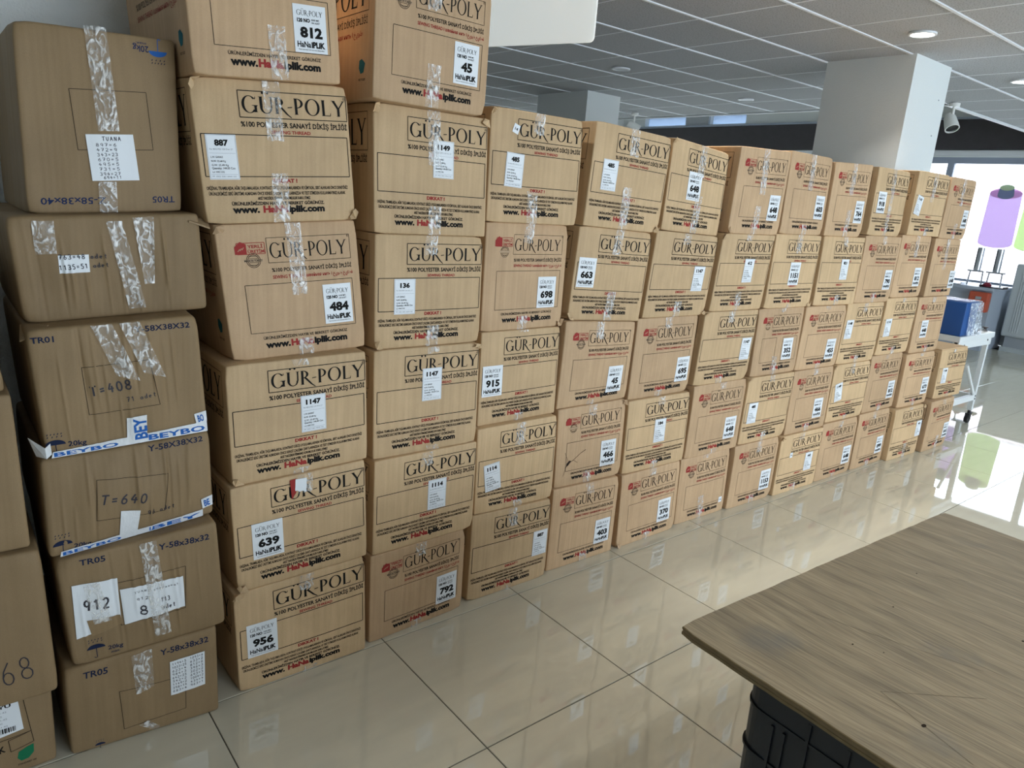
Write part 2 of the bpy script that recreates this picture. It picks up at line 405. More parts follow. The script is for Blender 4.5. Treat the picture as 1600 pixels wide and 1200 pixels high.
# recessed downlights
def emit(name, col, s):
    mt, nt, b = nm(name); b.inputs['Emission Color'].default_value = (*col, 1); b.inputs['Emission Strength'].default_value = s
    b.inputs['Base Color'].default_value = (.8, .8, .8, 1); return mt
M['lamp_on'] = emit('lit_led_lens', (1, .98, .94), 12)
M['lamp_off'] = simple('unlit_led_lens', (.55, .58, .62), .3)
for k, (x, y, on, lab) in enumerate((
        (4.75, 2.17, 1, 'lit round downlight in the ceiling before the square pillar'), (6.52, 2.18, 1, 'lit round downlight in the ceiling right of the square pillar'),
        (4.76, 4.615, 0, 'unlit round downlight in the ceiling before the farther pillar'), (6.58, 4.61, 0, 'unlit round downlight near the window end of the ceiling'),
        (2.975, 2.17, 1, 'lit downlight over the middle of the carton wall'), (1.20, 2.17, 1, 'lit downlight above the tallest cartons beside the hanging panel'),
        (1.20, -.27, 1, 'lit downlight over the open floor before the near cartons'), (2.975, -.27, 1, 'lit downlight above the far half of the plywood board'),
        (4.75, -.27, 1, 'lit downlight over the aisle past the plywood board'))):
    r = empty('recessed_downlight', (x, y, H)); tag(r, lab, 'ceiling light', 'recessed ceiling downlights')
    q = MB(); q.lathe([(.078, .004), (.078, -.006), (.066, -.008), (.058, .0), (.058, .006)], (0,0,-.004), (0,0,1), 28); q.build('bezel', M['rail'], r, smooth=True)
    q = MB(); q.lathe([(.0001, -.003), (.058, -.003)], (0,0,-.004), (0,0,1), 28); q.build('lens', M['lamp_on' if on else 'lamp_off'], r)
    if on:
        l = bpy.data.lights.new('downlight_lamp', 'AREA'); l.shape = 'DISK'; l.size = .11; l.energy = LAMP_W; l.spread = math.radians(105); l.color = (1, .965, .90)
        o = bpy.data.objects.new('downlight_lamp', l); C.objects.link(o); o.parent = r; o.location = (0, 0, -.014)

# track spots hanging from the ceiling edge
M['spot_white'] = simple('white_spot_metal', (.78, .78, .74), .35)
M['black_plastic'] = simple('black_plastic', (.015, .016, .018), .4)
def spot(loc, d, lab):
    r = empty('ceiling_spotlight', loc); tag(r, lab, 'spotlight', 'ceiling spotlights')
    q = MB(); q.tube((0,0,0), (0,0,-.03), .045, .045, 20); q.build('mount', M['spot_white'], r, smooth=True)
    q = MB(); q.tube((0,0,-.03), (0,0,-.12), .012, .012, 12); q.build('arm', M['spot_white'], r, smooth=True)
    a = Vector(d).normalized()
    q = MB(); q.lathe([(.0001, -.09), (.035, -.085), (.05, -.05), (.058, .03), (.060, .07), (.052, .07)], Vector((0,0,-.165)), a, 22); q.build('head', M['spot_white'], r, smooth=True)
    q = MB(); q.lathe([(.0001, .055), (.053, .055)], Vector((0,0,-.165)), a, 22); q.build('lens', M['black_plastic'], r)
spot((7.03, 6.50, H-.004), (.75, -.5, -.45), 'small white spotlight on the ceiling beside the farther pillar')
spot((7.42, 2.98, H-.004), (-.35, -.5, -.9), 'beige spotlight at the ceiling edge beside the square pillar')
# ------------------------------------------------------------------ flat print: lettering, logos, pen strokes
_TC = {}
def text_geo(s, bold=0.0):
    k = (s, bold)
    if k not in _TC:
        c = bpy.data.curves.new('t', 'FONT'); c.body = s; c.resolution_u = 2; c.offset = bold; c.fill_mode = 'FRONT'
        o = bpy.data.objects.new('t', c); C.objects.link(o)
        me = bpy.data.meshes.new_from_object(o.evaluated_get(bpy.context.evaluated_depsgraph_get()))
        me.calc_loop_triangles()
        v = np.empty(len(me.vertices)*3); me.vertices.foreach_get('co', v); v = v.reshape(-1, 3)[:, :2]
        t = np.empty(len(me.loop_triangles)*3, int); me.loop_triangles.foreach_get('vertices', t); t = t.reshape(-1, 3)
        bpy.data.objects.remove(o); bpy.data.curves.remove(c); bpy.data.meshes.remove(me)
        v = v / .729
        v[:, 0] -= v[:, 0].min()
        _TC[k] = (v, t)
    return _TC[k]

class Print:
    def __init__(s): s.v = []; s.t = []; s.m = []; s.n = 0; s.mats = []
    def mi(s, mat):
        if mat not in s.mats: s.mats.append(mat)
        return s.mats.index(mat)
    def add(s, v, t, mat):
        v = np.asarray(v, float); t = np.asarray(t, int)
        s.v.append(v); s.t.append(t + s.n); s.m.append(np.full(len(t), s.mi(mat))); s.n += len(v)
    def poly(s, pts, mat):            # convex polygon
        s.add(pts, [(0, i, i+1) for i in range(1, len(pts)-1)], mat)
    def rect(s, x0, y0, x1, y1, mat): s.poly([(x0,y0),(x1,y0),(x1,y1),(x0,y1)], mat)
    def line(s, a, b, w, mat, seg=8):
        a = np.array(a, float); b = np.array(b, float); d = b-a; l = np.linalg.norm(d) or 1e-9; n = np.array([-d[1], d[0]])/l*w/2
        seg = max(1, min(seg, int(l/(.02 if seg < 20 else .006))))
        for i in range(seg):
            p, q = a + d*i/seg, a + d*(i+1)/seg
            s.poly([p-n, q-n, q+n, p+n], mat)
    def frame(s, x0, y0, x1, y1, w, mat):
        s.quadframe([(x0,y1),(x1,y1),(x1,y0),(x0,y0)], w, mat)
    def quadframe(s, q, w, mat):
        for i in range(4): s.line(q[i], q[(i+1) % 4], w, mat, 40)
    def text(s, body, x, y, h, mat, w=None, bold=0.0, rot=0.0, anchor='l'):
        v, t = text_geo(body, bold)
        v = v.copy(); tw = v[:, 0].max()
        sx = h if w is None else w/tw
        v = v * np.array([sx, h])
        if anchor == 'c': v[:, 0] -= tw*sx/2
        if rot:
            a = math.radians(rot); v = v @ np.array([[math.cos(a), math.sin(a)], [-math.sin(a), math.cos(a)]])
        s.add(v + np.array([x, y]), t, mat)
    def ring(s, cx, cy, ox, oy, ix, iy, a0, a1, mat, n=20, f=None, sh=0):
        v = []; 
        for i in range(n+1):
            a = math.radians(a0 + (a1-a0)*i/n)
            v += [(cx+ox*math.cos(a), cy+oy*math.sin(a)), (cx+sh+ix*math.cos(a), cy+iy*math.sin(a))]
        v = np.array(v)
        if f is not None: v = f(v)
        t = []
        for i in range(n): t += [(2*i, 2*i+2, 2*i+1), (2*i+1, 2*i+2, 2*i+3)]
        s.add(v, t, mat)
    def disc(s, cx, cy, rx, ry, mat, n=14, f=None):
        v = np.array([(cx+rx*math.cos(2*math.pi*i/n), cy+ry*math.sin(2*math.pi*i/n)) for i in range(n)])
        if f is not None: v = f(v)
        s.poly(v, mat)
    # serif wordmark, capitals drawn as pen-shaped strokes
    def logo(s, x, y, w, h, mat, thin=1.0):
        adv = [.95, .88, .74, .34, .66, 1.0, .66, .88]; gap = .07; tot = sum(adv) + gap*7
        kx = w/tot; px = 0
        th = .165*thin; 
        for ch, a in zip('GURhPOLY', adv):
            f = lambda v, o=px: np.asarray(v, float)*np.array([kx, h]) + np.array([x + o*kx, y])
            P = lambda pts: s.poly(f(pts), mat)
            def stem(sx, t=th, y0=0, y1=1):
                P([(sx, y0), (sx+t, y0), (sx+t, y1), (sx, y1)])
                for yy, d in ((y0, 1), (y1, -1)):
                    P([(sx-.05, yy), (sx+t+.05, yy), (sx+t, yy+.05*d), (sx, yy+.05*d)][::d])
            if ch == 'G':
                s.ring(.47, .5, .46, .53, .46-th, .485, 40, 322, mat, 26, f)
                stem(.76, th*.9, .04, .43); P([(.62,.43),(.97,.43),(.97,.465),(.62,.465)])
                P([(.80,.80),(.86,.86),(.86,.98),(.83,.98)])
            elif ch == 'U':
                P([(.08,.33),(.08+th,.33),(.08+th,1),(.08,1)]); P([(.74,.33),(.74+th*.6,.33),(.74+th*.6,1),(.74,1)])
                P([(.02,.97),(.28,.97),(.28,1),(.02,1)]); P([(.66,.97),(.90,.97),(.90,1),(.66,1)])
                s.ring(.45, .345, .37, .375, .37-th*.8, .325, 180, 360, mat, 16, f, sh=.02)
                for dx in (.29, .60): s.disc(dx, 1.22, .075, .075, mat, 12, f)
            elif ch == 'R':
                stem(.08); s.ring(.21, .73, .38, .27, .38-th*.95, .225, -90, 90, mat, 14, f); P([(.2,.955),(.25,.955),(.25,1),(.2,1)])
                P([(.28,.47),(.43,.50),(.86,-.02),(.72,-.02)]); P([(.72,-.02),(.86,-.02),(1.06,-.20),(1.02,-.24)])
            elif ch == 'h':
                P([(.02,.38),(.31,.41),(.33,.47),(.04,.44)])
            elif ch == 'P':
                stem(.08); s.ring(.21, .70, .42, .30, .42-th*.95, .255, -90, 90, mat, 14, f)
            elif ch == 'O':
                s.ring(.5, .5, .49, .53, .49-th, .485, 0, 360, mat, 30, f)
            elif ch == 'L':
                stem(.08); P([(.1,0),(.62,0),(.62,.05),(.1,.05)]); P([(.57,.0),(.63,.0),(.66,.2),(.63,.2)])
            elif ch == 'Y':
                P([(.02,1),(.02+th*1.15,1),(.51,.50),(.37,.46)]); P([(.78,1),(.86,1),(.50,.45),(.43,.50)])
                P([(.37,0),(.37+th,0),(.37+th,.52),(.37,.50)]); P([(.30,0),(.57,0),(.50,.04),(.37,.04)])
                P([(-.03,.97),(.25,.97),(.25,1),(-.03,1)]); P([(.70,.97),(.93,.97),(.93,1),(.70,1)])
            px += a + gap
    # pen handwriting
    def pen(s, body, x, y, w, h, mat, lw=None, rot=0.0):
        lw = lw or h*.16
        n = len(body); adv = w/max(1, n); ca, sa = math.cos(math.radians(rot)), math.sin(math.radians(rot))
        for i, ch in enumerate(body):
            for st in PEN.get(ch, []):
                pts = [((i*adv + (p[0]*.72 + .06)*adv), p[1]*h) for p in st]
                pts = [(x + a*ca - b*sa, y + a*sa + b*ca) for a, b in pts]
                for p, q in zip(pts, pts[1:]): s.line(p, q, lw, mat, 1)
    def mesh(s, name, fn, M=M):
        v = np.vstack(s.v); t = np.vstack(s.t); mm = np.concatenate(s.m)
        P = fn(v)
        me = bpy.data.meshes.new(name)
        # keep every face pointing the same way as the surface
        a = v[t[:, 1]] - v[t[:, 0]]; c = v[t[:, 2]] - v[t[:, 0]]
        fl = (a[:, 0]*c[:, 1] - a[:, 1]*c[:, 0]) < 0
        t[fl] = t[fl][:, ::-1]
        me.from_pydata(P.tolist(), [], t.tolist())
        for k in s.mats: me.materials.append(M[k])
        me.polygons.foreach_set('material_index', mm.tolist()); me.update()
        return me

def circ(cx, cy, rx, ry, a0=0, a1=360, n=10):
    return [(cx+rx*math.cos(math.radians(a0+(a1-a0)*i/n)), cy+ry*math.sin(math.radians(a0+(a1-a0)*i/n))) for i in range(n+1)]
PEN = {
 '0': [circ(.5,.5,.4,.5)], '1': [[(.2,.75),(.55,1),(.55,0)]], '2': [circ(.5,.72,.38,.28,160,-40,6)+[(.1,0),(.95,.03)]],
 '3': [circ(.45,.75,.38,.25,150,-90,7)+circ(.45,.25,.42,.25,90,-150,7)], '4': [[(.55,1),(.1,.4),(.95,.42)],[(.7,.7),(.62,0)]],
 '5': [[(.9,1),(.3,1),(.22,.58)]+circ(.48,.32,.4,.32,120,-150,8)], '6': [[(.75,1),(.3,.65)]+circ(.5,.28,.36,.28,160,520,10)],
 '7': [[(.08,.97),(.9,1),(.4,0)],[(.3,.5),(.85,.52)]], '8': [circ(.5,.75,.32,.25,270,-90,9)+circ(.5,.25,.4,.25,90,450,9)],
 '9': [circ(.5,.7,.36,.3,0,360,9)+[(.86,.7),(.7,0)]], '=': [[(.1,.6),(.8,.63)],[(.1,.33),(.8,.36)]],
 'T': [[(.0,.95),(1,1)],[(.5,.97),(.45,0)]], 'U': [[(.1,1),(.15,.25),(.45,0),(.75,.25),(.85,1)]], 'A': [[(.05,0),(.5,1),(.9,0)],[(.25,.4),(.75,.42)]],
 'N': [[(.1,0),(.15,1),(.75,0),(.85,1)]], 'a': [circ(.45,.25,.33,.25,30,390,8)+[(.8,.5),(.8,0)]], 'd': [circ(.45,.25,.33,.25,30,390,8)+[(.8,1),(.8,0)]],
 'e': [[(.1,.27),(.8,.3)]+circ(.45,.26,.36,.25,10,310,8)], 't': [[(.5,.9),(.45,.1),(.7,0)],[(.2,.6),(.8,.63)]], '-': [[(.1,.45),(.8,.5)]],
 's': [[(.8,.45),(.3,.5),(.25,.3),(.7,.2),(.6,0),(.15,.05)]], 'm': [[(.05,0),(.1,.5),(.35,.45),(.4,.0),(.45,.45),(.7,.45),(.75,0)]], 'r': [[(.2,0),(.2,.5),(.7,.45)]],
}

# ------------------------------------------------------------------ print layouts (s from left, t from bottom, metres)
WARN1 = 'ORİJİNAL TRAMBLAJDA, AĞIR TAŞLAMALARDA, KONTRAST DİKİŞ UYGULAMALARINDA VE KİMYASAL, SERT ALANLARI ÖNCE DENEYİNİZ'
WARN2 = 'ÜRÜNLERİMİZİ SERİ ÜRETİME ALMADAN ÖNCE KENDİ ÇALIŞMA ŞARTLARINIZDA VE TEST ETMEDEN KULLANMAYINIZ ALARAK'
WARN3 = 'AKSİ TAKDİRDE FİRMAMIZ SORUMLULUK KABUL ETMEZ'
SUB = '%100 POLYESTER SANAYİ DİKİŞ İPLİĞİ'
BLESS = 'ÜRÜNLERİMİZDEN HAYIR VE BEREKET GÖRÜNÜZ'
def www(p, x, y, w, h, gap):
    v1 = text_geo('www.', .055)[0][:, 0].max(); v2 = text_geo('HaNa', .055)[0][:, 0].max(); v3 = text_geo('iplik.com', .055)[0][:, 0].max()
    tot = v1 + v2 + v3 + .15 + gap; k = w/tot
    p.text('www.', x, y, h, 'black', v1*k, .055); p.text('HaNa', x + (v1+.1+gap)*k, y, h, 'red', v2*k, .055)
    p.text('iplik.com', x + (v1+v2+.15+gap)*k, y, h, 'black', v3*k, .055)

def front_A(W, Hh):
    p = Print(); X = lambda u: u*W; Y = lambda v: (1-v)*Hh
    p.frame(X(.275), Y(.255), X(.985), Y(.075), .0022, 'black')
    p.logo(X(.292), Y(.222), X(.985)-X(.305), .041, 'black')
    p.text('®', X(.962), Y(.105), .008, 'black')
    p.text(SUB, X(.275), Y(.318), .0130, 'black', X(.705), .028)
    p.text('SEWING THREAD', X(.46), Y(.362), .0085, 'red', X(.26), .03)
    p.frame(X(.03), Y(.665), X(.975), Y(.375), .0022, 'black')
    p.text('DIKKAT !', X(.52), Y(.708), .010, 'red', X(.16), .05, anchor='c')
    p.text(WARN1, X(.025), Y(.757), .0085, 'black', X(.93), .022)
    p.text(WARN2, X(.035), Y(.796), .0085, 'black', X(.90), .022)
    p.text(WARN3, X(.33), Y(.830), .0075, 'black', X(.35), .035)
    p.text(BLESS + '.', X(.165), Y(.868), .0085, 'black', X(.61), .035)
    www(p, X(.165), Y(.922), X(.61), .0175, .35)
    return p
def front_B(W, Hh, split=False):
    p = Print(); X = lambda u: u*W; Y = lambda v: (1-v)*Hh
    # red home-made mark
    x0, x1, y0, y1 = X(.125), X(.31), Y(.215), Y(.135)
    p.frame(x0, y0, x1, y1, .0018, 'red')
    p.poly([(x0-.006, y0), (x0+.026, y0), (x0+.026, y1-.003), (x0+.010, y1+.004), (x0-.006, y1-.010)], 'red')
    p.text('YERLİ', x0+.029, y0+.0165, .0085, 'red', x1-x0-.034, .03); p.text('ÜRETİM', x0+.029, y0+.003, .0085, 'red', x1-x0-.031, .03)
    for k in range(3): p.line((x0+.002+k*.006, y0+.008+k*.002), (x0+.009+k*.005, y0+.015+k*.002), .0016, M_A, 1)
    cx, cy = X(.225), Y(.262)
    for r in (.020, .016): p.ring(cx, cy, r, r, r-.0016, r-.0016, 0, 360, 'brownblack', 22)
    for k in (-.011, -.005, .005, .011): p.line((cx-.012, cy+k*1.1), (cx+.012, cy+k*1.1), .0012, 'brownblack', 1)
    p.rect(cx-.026, cy-.0035, cx+.026, cy+.0035, M_A)
    p.text('MADE IN TÜRKEY', cx, cy-.0028, .0055, 'brownblack', .05, .03, anchor='c')
    p.frame(X(.325), Y(.285), X(.935), Y(.105), .0013, 'black')
    p.logo(X(.34), Y(.250), X(.565), .041, 'black', .85)
    p.text('®', X(.915), Y(.125), .007, 'black')
    p.text(SUB, X(.34), Y(.352), .0110, 'black', X(.595), .022)
    p.text('SEWING THREAD I швейная нить I خيوط خياطة', X(.34), Y(.402), .0095, 'red', X(.60), .022)
    if split:
        for a, b_ in ((.145, .46), (.60, .93)): p.frame(X(a), Y(.80), X(b_), Y(.44), .0015, 'black')
    else: p.frame(X(.145), Y(.80), X(.93), Y(.44), .0015, 'black')
    p.text(BLESS, X(.225), Y(.853), .0085, 'black', X(.63), .02)
    www(p, X(.235), Y(.918), X(.615), .0185, 0)
    return p
def side_print(D, Hh, ty):
    p = Print(); X = lambda u: u*D; Y = lambda v: (1-v)*Hh
    p.frame(X(.20), Y(.36), X(.94), Y(.07), .0018, 'brownblack'); p.logo(X(.22), Y(.32), X(.70), .075, 'black')
    p.text(SUB, X(.20), Y(.45), .018, 'brownblack', X(.73), .02 if ty == 'A' else .005)
    if ty == 'B':
        p.text('SEWING THREAD I швейная нить I خيوط', X(.20), Y(.53), .014, 'red', X(.68), .005)
    return p
def side_mark(D, Hh):
    p = Print(); X = lambda u: u*D; Y = lambda v: (1-v)*Hh
    p.poly([(X(.88), Y(.70)), (X(.915), Y(.735)), (X(.90), Y(.80)), (X(.87), Y(.81)), (X(.85), Y(.765)), (X(.855), Y(.71))], 'teal')
    p.text('RECYCLED', X(.885), Y(.86), .006, 'brownblack', .04, .02, anchor='c')
    return p
M['navy'] = simple('navy_blue_ink', (.012, .025, .085), .7, spec=.2)
M_A = 'inkbare'
M['inkbare'] = simple('bare_cardboard_print_gap', (.46, .31, .185), .7)

def sticker_N(num, cutw=None):
    p = Print(); w, h = .092, .116
    p.logo(.010, h-.026, .072, .0125, 'black', .75)
    p.text('120 NO', .010, h-.042, .0090, 'black', .036, .05)
    p.text('1000 MT.', .050, h-.0375, .0045, 'black', .024, .01); p.text('144 ADET', .050, h-.0445, .0045, 'black', .024, .01)
    p.text(num, w/2 + .002, .038, .0245, 'black', min(.066, .021*len(num)), .05, anchor='c')
    hw = text_geo('HaNa', .0)[0][:, 0].max(); iw = text_geo('iPLiK', .05)[0][:, 0].max()
    p.text('HaNa', .007, .0135, .0145, 'black', .038, .025); p.text('iPLiK', .0465, .0135, .0145, 'black', .039, .05)
    p.text('Poşet üzerindeki renk numarasına dikkat ediniz', .010, .006, .0035, 'brownblack', .072)
    return p, w, h
def sticker_W(num):
    p = Print(); w, h = .076, .112
    p.text(num, w/2, h-.027, .0145, 'black', .0115*len(num), .05, anchor='c')
    p.text('Ne 40/2 PES 120 Den 27', .007, h-.038, .004, 'grey', .058)
    p.line((.005, h-.046), (w-.005, h-.046), .0005, 'grey', 1)
    for k, t in enumerate(('L.W: GANAZ', 'N.W: 22.68 Kg', 'G.W: 25.49 Kg')): p.text(t, .008, h-.058-k*.010, .0048, 'black', .03 + .006*k, .01)
    p.text('Quantity: 144.00 Con', .008, .026, .0055, 'black', .058, .01); p.text('Lot: 008213/02', .008, .017, .0045, 'black', .030)
    p.line((.005, .013), (w-.005, .013), .0005, 'grey', 1); p.text('PP 1002 3381 0044 102', .007, .006, .004, 'grey', .06)
    p.frame(.002, .002, w-.002, h-.002, .0006, 'grey')
    return p, w, h
def sticker_T(num):
    p = Print(); w, h = .026, .030
    p.text('14', w/2, .010, .010, 'black', .013, .02, anchor='c'); return p, w, h

# ------------------------------------------------------------------ cartons
class Carton:
    """front corners TL TR BR BL (world), depth; builds body, maps print onto the slightly bulged panel"""
    def __init__(s, P, depth, bulge=None, ripple=0.0, seed=0, r=.005):
        P = [np.array(q, float) for q in P]
        rnd = random.Random(seed); s.r = r
        base = (P[2]+P[3])/2; s.dv = None
        e = P[2]-P[3]; e[2] = 0; e /= np.linalg.norm(e); s.dirx = e; s.diry = np.array([0., 1., 0.])
        s.loc = np.array([base[0], base[1], min(P[2][2], P[3][2])]) + s.diry*depth/2
        s.TL, s.TR, s.BR, s.BL = [q - s.loc for q in P]; s.D = depth
        s.w = (np.linalg.norm(P[1]-P[0]) + np.linalg.norm(P[2]-P[3]))/2
        s.h = (np.linalg.norm(P[0]-P[3]) + np.linalg.norm(P[1]-P[2]))/2
        s.A = bulge if bulge is not None else rnd.uniform(-.002, .006)
        s.ridges = []; s.crush = [(rnd.uniform(0, .010), rnd.uniform(-.004, .004)) for _ in range(8)]
        if ripple > .0012:
            for _ in range(14):
                v0 = rnd.uniform(-.2, .5); s.ridges.append((rnd.uniform(.05, .95), rnd.uniform(.0028, .0045), rnd.uniform(.0025, .005)*rnd.choice((1, 1, -1)), v0, v0+rnd.uniform(.4, 1.0)))
        s.rip = ripple; s.ph = [rnd.uniform(0, 6.28) for _ in range(6)]; s.fr = [rnd.uniform(5, 11), rnd.uniform(13, 24)]
    def tri(s, a, b, c):   # unit coords -> local position
        a = np.asarray(a)[:, None]; b = np.asarray(b)[:, None]; c = np.asarray(c)[:, None]
        return (s.BL*(1-a)*(1-c) + s.BR*a*(1-c) + s.TL*(1-a)*c + s.TR*a*c) + s.diry*s.D*b
    def bul(s, u, v):
        u = np.asarray(u, float); v = np.asarray(v, float)
        u = np.clip(u, 0, 1); v = np.clip(v, 0, 1)
        e = np.sin(math.pi*u)*np.sin(math.pi*v); e2 = np.sqrt(np.clip(e, 0, 1))
        g = s.A*e
        if s.rip:
            x = u*s.w
            g = g + s.rip*e2*(np.sin(x*s.fr[0]*6.28 + s.ph[0] + 1.2*np.sin(v*3+s.ph[1])) + .6*np.sin(x*s.fr[1]*6.28 + s.ph[2] + .8*np.sin(v*5+s.ph[3])))
        for (u0, wd, am, v0, v1) in s.ridges:
            g = g + am*np.exp(-((u-u0)*s.w/wd)**2)*e2*np.clip((v-v0)/.08, 0, 1)*np.clip((v1-v)/.08, 0, 1)
        return g
    def front(s, st, off=.0007):
        u = st[:, 0]/s.w; v = st[:, 1]/s.h
        return s.tri(u, 0*u, v) - s.diry*((s.bul(u, v) + off)[:, None])
    def left(s, st, off=.0008):   # st x runs from back to front
        b = 1 - st[:, 0]/s.D; c = st[:, 1]/s.h
        return s.tri(0*b, b, c) - s.dirx*off
    def body(s, mat, nx=12, nz=10, ny=6):
        r = s.r; dims = np.array([s.w, s.D, s.h])
        def loops(L, n):
            inner = np.linspace(r, L-r, n+1); return np.concatenate([[0, r*.4], inner, [L-r*.4, L]])
        gx, gy, gz = loops(s.w, nx), loops(s.D, ny), loops(s.h, nz)
        idx = {}; V = []; F = []; front = []
        nx_, ny_, nz_ = len(gx), len(gy), len(gz)
        def vid(i, j, k):
            if (i, j, k) not in idx:
                idx[(i, j, k)] = len(V); V.append((gx[i], gy[j], gz[k])); front.append(j == 0)
            return idx[(i, j, k)]
        def sheet(n1, n2, fn, flip):
            for a in range(n1-1):
                for b in range(n2-1):
                    q = [fn(a, b), fn(a+1, b), fn(a+1, b+1), fn(a, b+1)]
                    F.append(q[::-1] if flip else q)
        sheet(nx_, nz_, lambda a, b: vid(a, 0, b), False); sheet(nx_, nz_, lambda a, b: vid(a, ny_-1, b), True)
        sheet(ny_, nz_, lambda a, b: vid(0, a, b), True); sheet(ny_, nz_, lambda a, b: vid(nx_-1, a, b), False)
        sheet(nx_, ny_, lambda a, b: vid(a, b, 0), True); sheet(nx_, ny_, lambda a, b: vid(a, b, nz_-1), False)
        V = np.array(V); q = np.clip(V, r, dims-r); d = V-q; l = np.linalg.norm(d, axis=1); ok = l > 1e-9
        V2 = q.copy(); V2[ok] += d[ok]/l[ok][:, None]*r
        U = V2/dims
        P = s.tri(U[:, 0], U[:, 1], U[:, 2])
        fr = np.array(front)
        P[fr] -= s.diry*s.bul(U[fr, 0], U[fr, 2])[:, None]
        ctr = P.mean(axis=0)
        for n_, (cx_, cy_, cz_) in enumerate([(i, j, k) for i in (0, 1) for j in (0, 1) for k in (0, 1)]):
            c_ = np.array([cx_, cy_, cz_]); dist = np.linalg.norm((U - c_)*dims, axis=1); wgt = np.exp(-(dist/.022)**2)
            P += (ctr-s.tri([cx_], [cy_], [cz_])[0])/np.linalg.norm(dims)*2*(wgt*s.crush[n_][0])[:, None]
        me = bpy.data.meshes.new('carton_body'); me.from_pydata(P.tolist(), [], F); me.materials.append(mat)
        me.polygons.foreach_set('use_smooth', [True]*len(F)); me.update(); return me
    def strip(s, q, off, nu=4, nv=8, crinkle=.0, seed=0, mat='tape', name='packing_tape', jag=0.0):
        """quad patch TL TR BR BL in face metres laid on the front"""
        rnd = random.Random(seed); q = [np.array(c, float) for c in q]; V = []; F = []
        for j in range(nv+1):
            for i in range(nu+1):
                a = i/nu; b = j/nv
                p = q[3]*(1-a)*(1-b) + q[2]*a*(1-b) + q[0]*(1-a)*b + q[1]*a*b
                if jag and j == 0: p = p + (q[3]-q[0])/max(1e-6, np.linalg.norm(q[3]-q[0]))*rnd.uniform(-jag, jag)
                V.append(p)
        V = np.array(V); P = s.front(V, off)
        P -= s.diry*np.array([rnd.uniform(0, crinkle) for _ in V])[:, None]
        for j in range(nv):
            for i in range(nu):
                n = j*(nu+1)+i; F.append((n, n+1, n+nu+2, n+nu+1))
        me = bpy.data.meshes.new(name); me.from_pydata(P.tolist(), [], F); me.materials.append(M[mat])
        me.polygons.foreach_set('use_smooth', [True]*len(F)); me.update(); return me

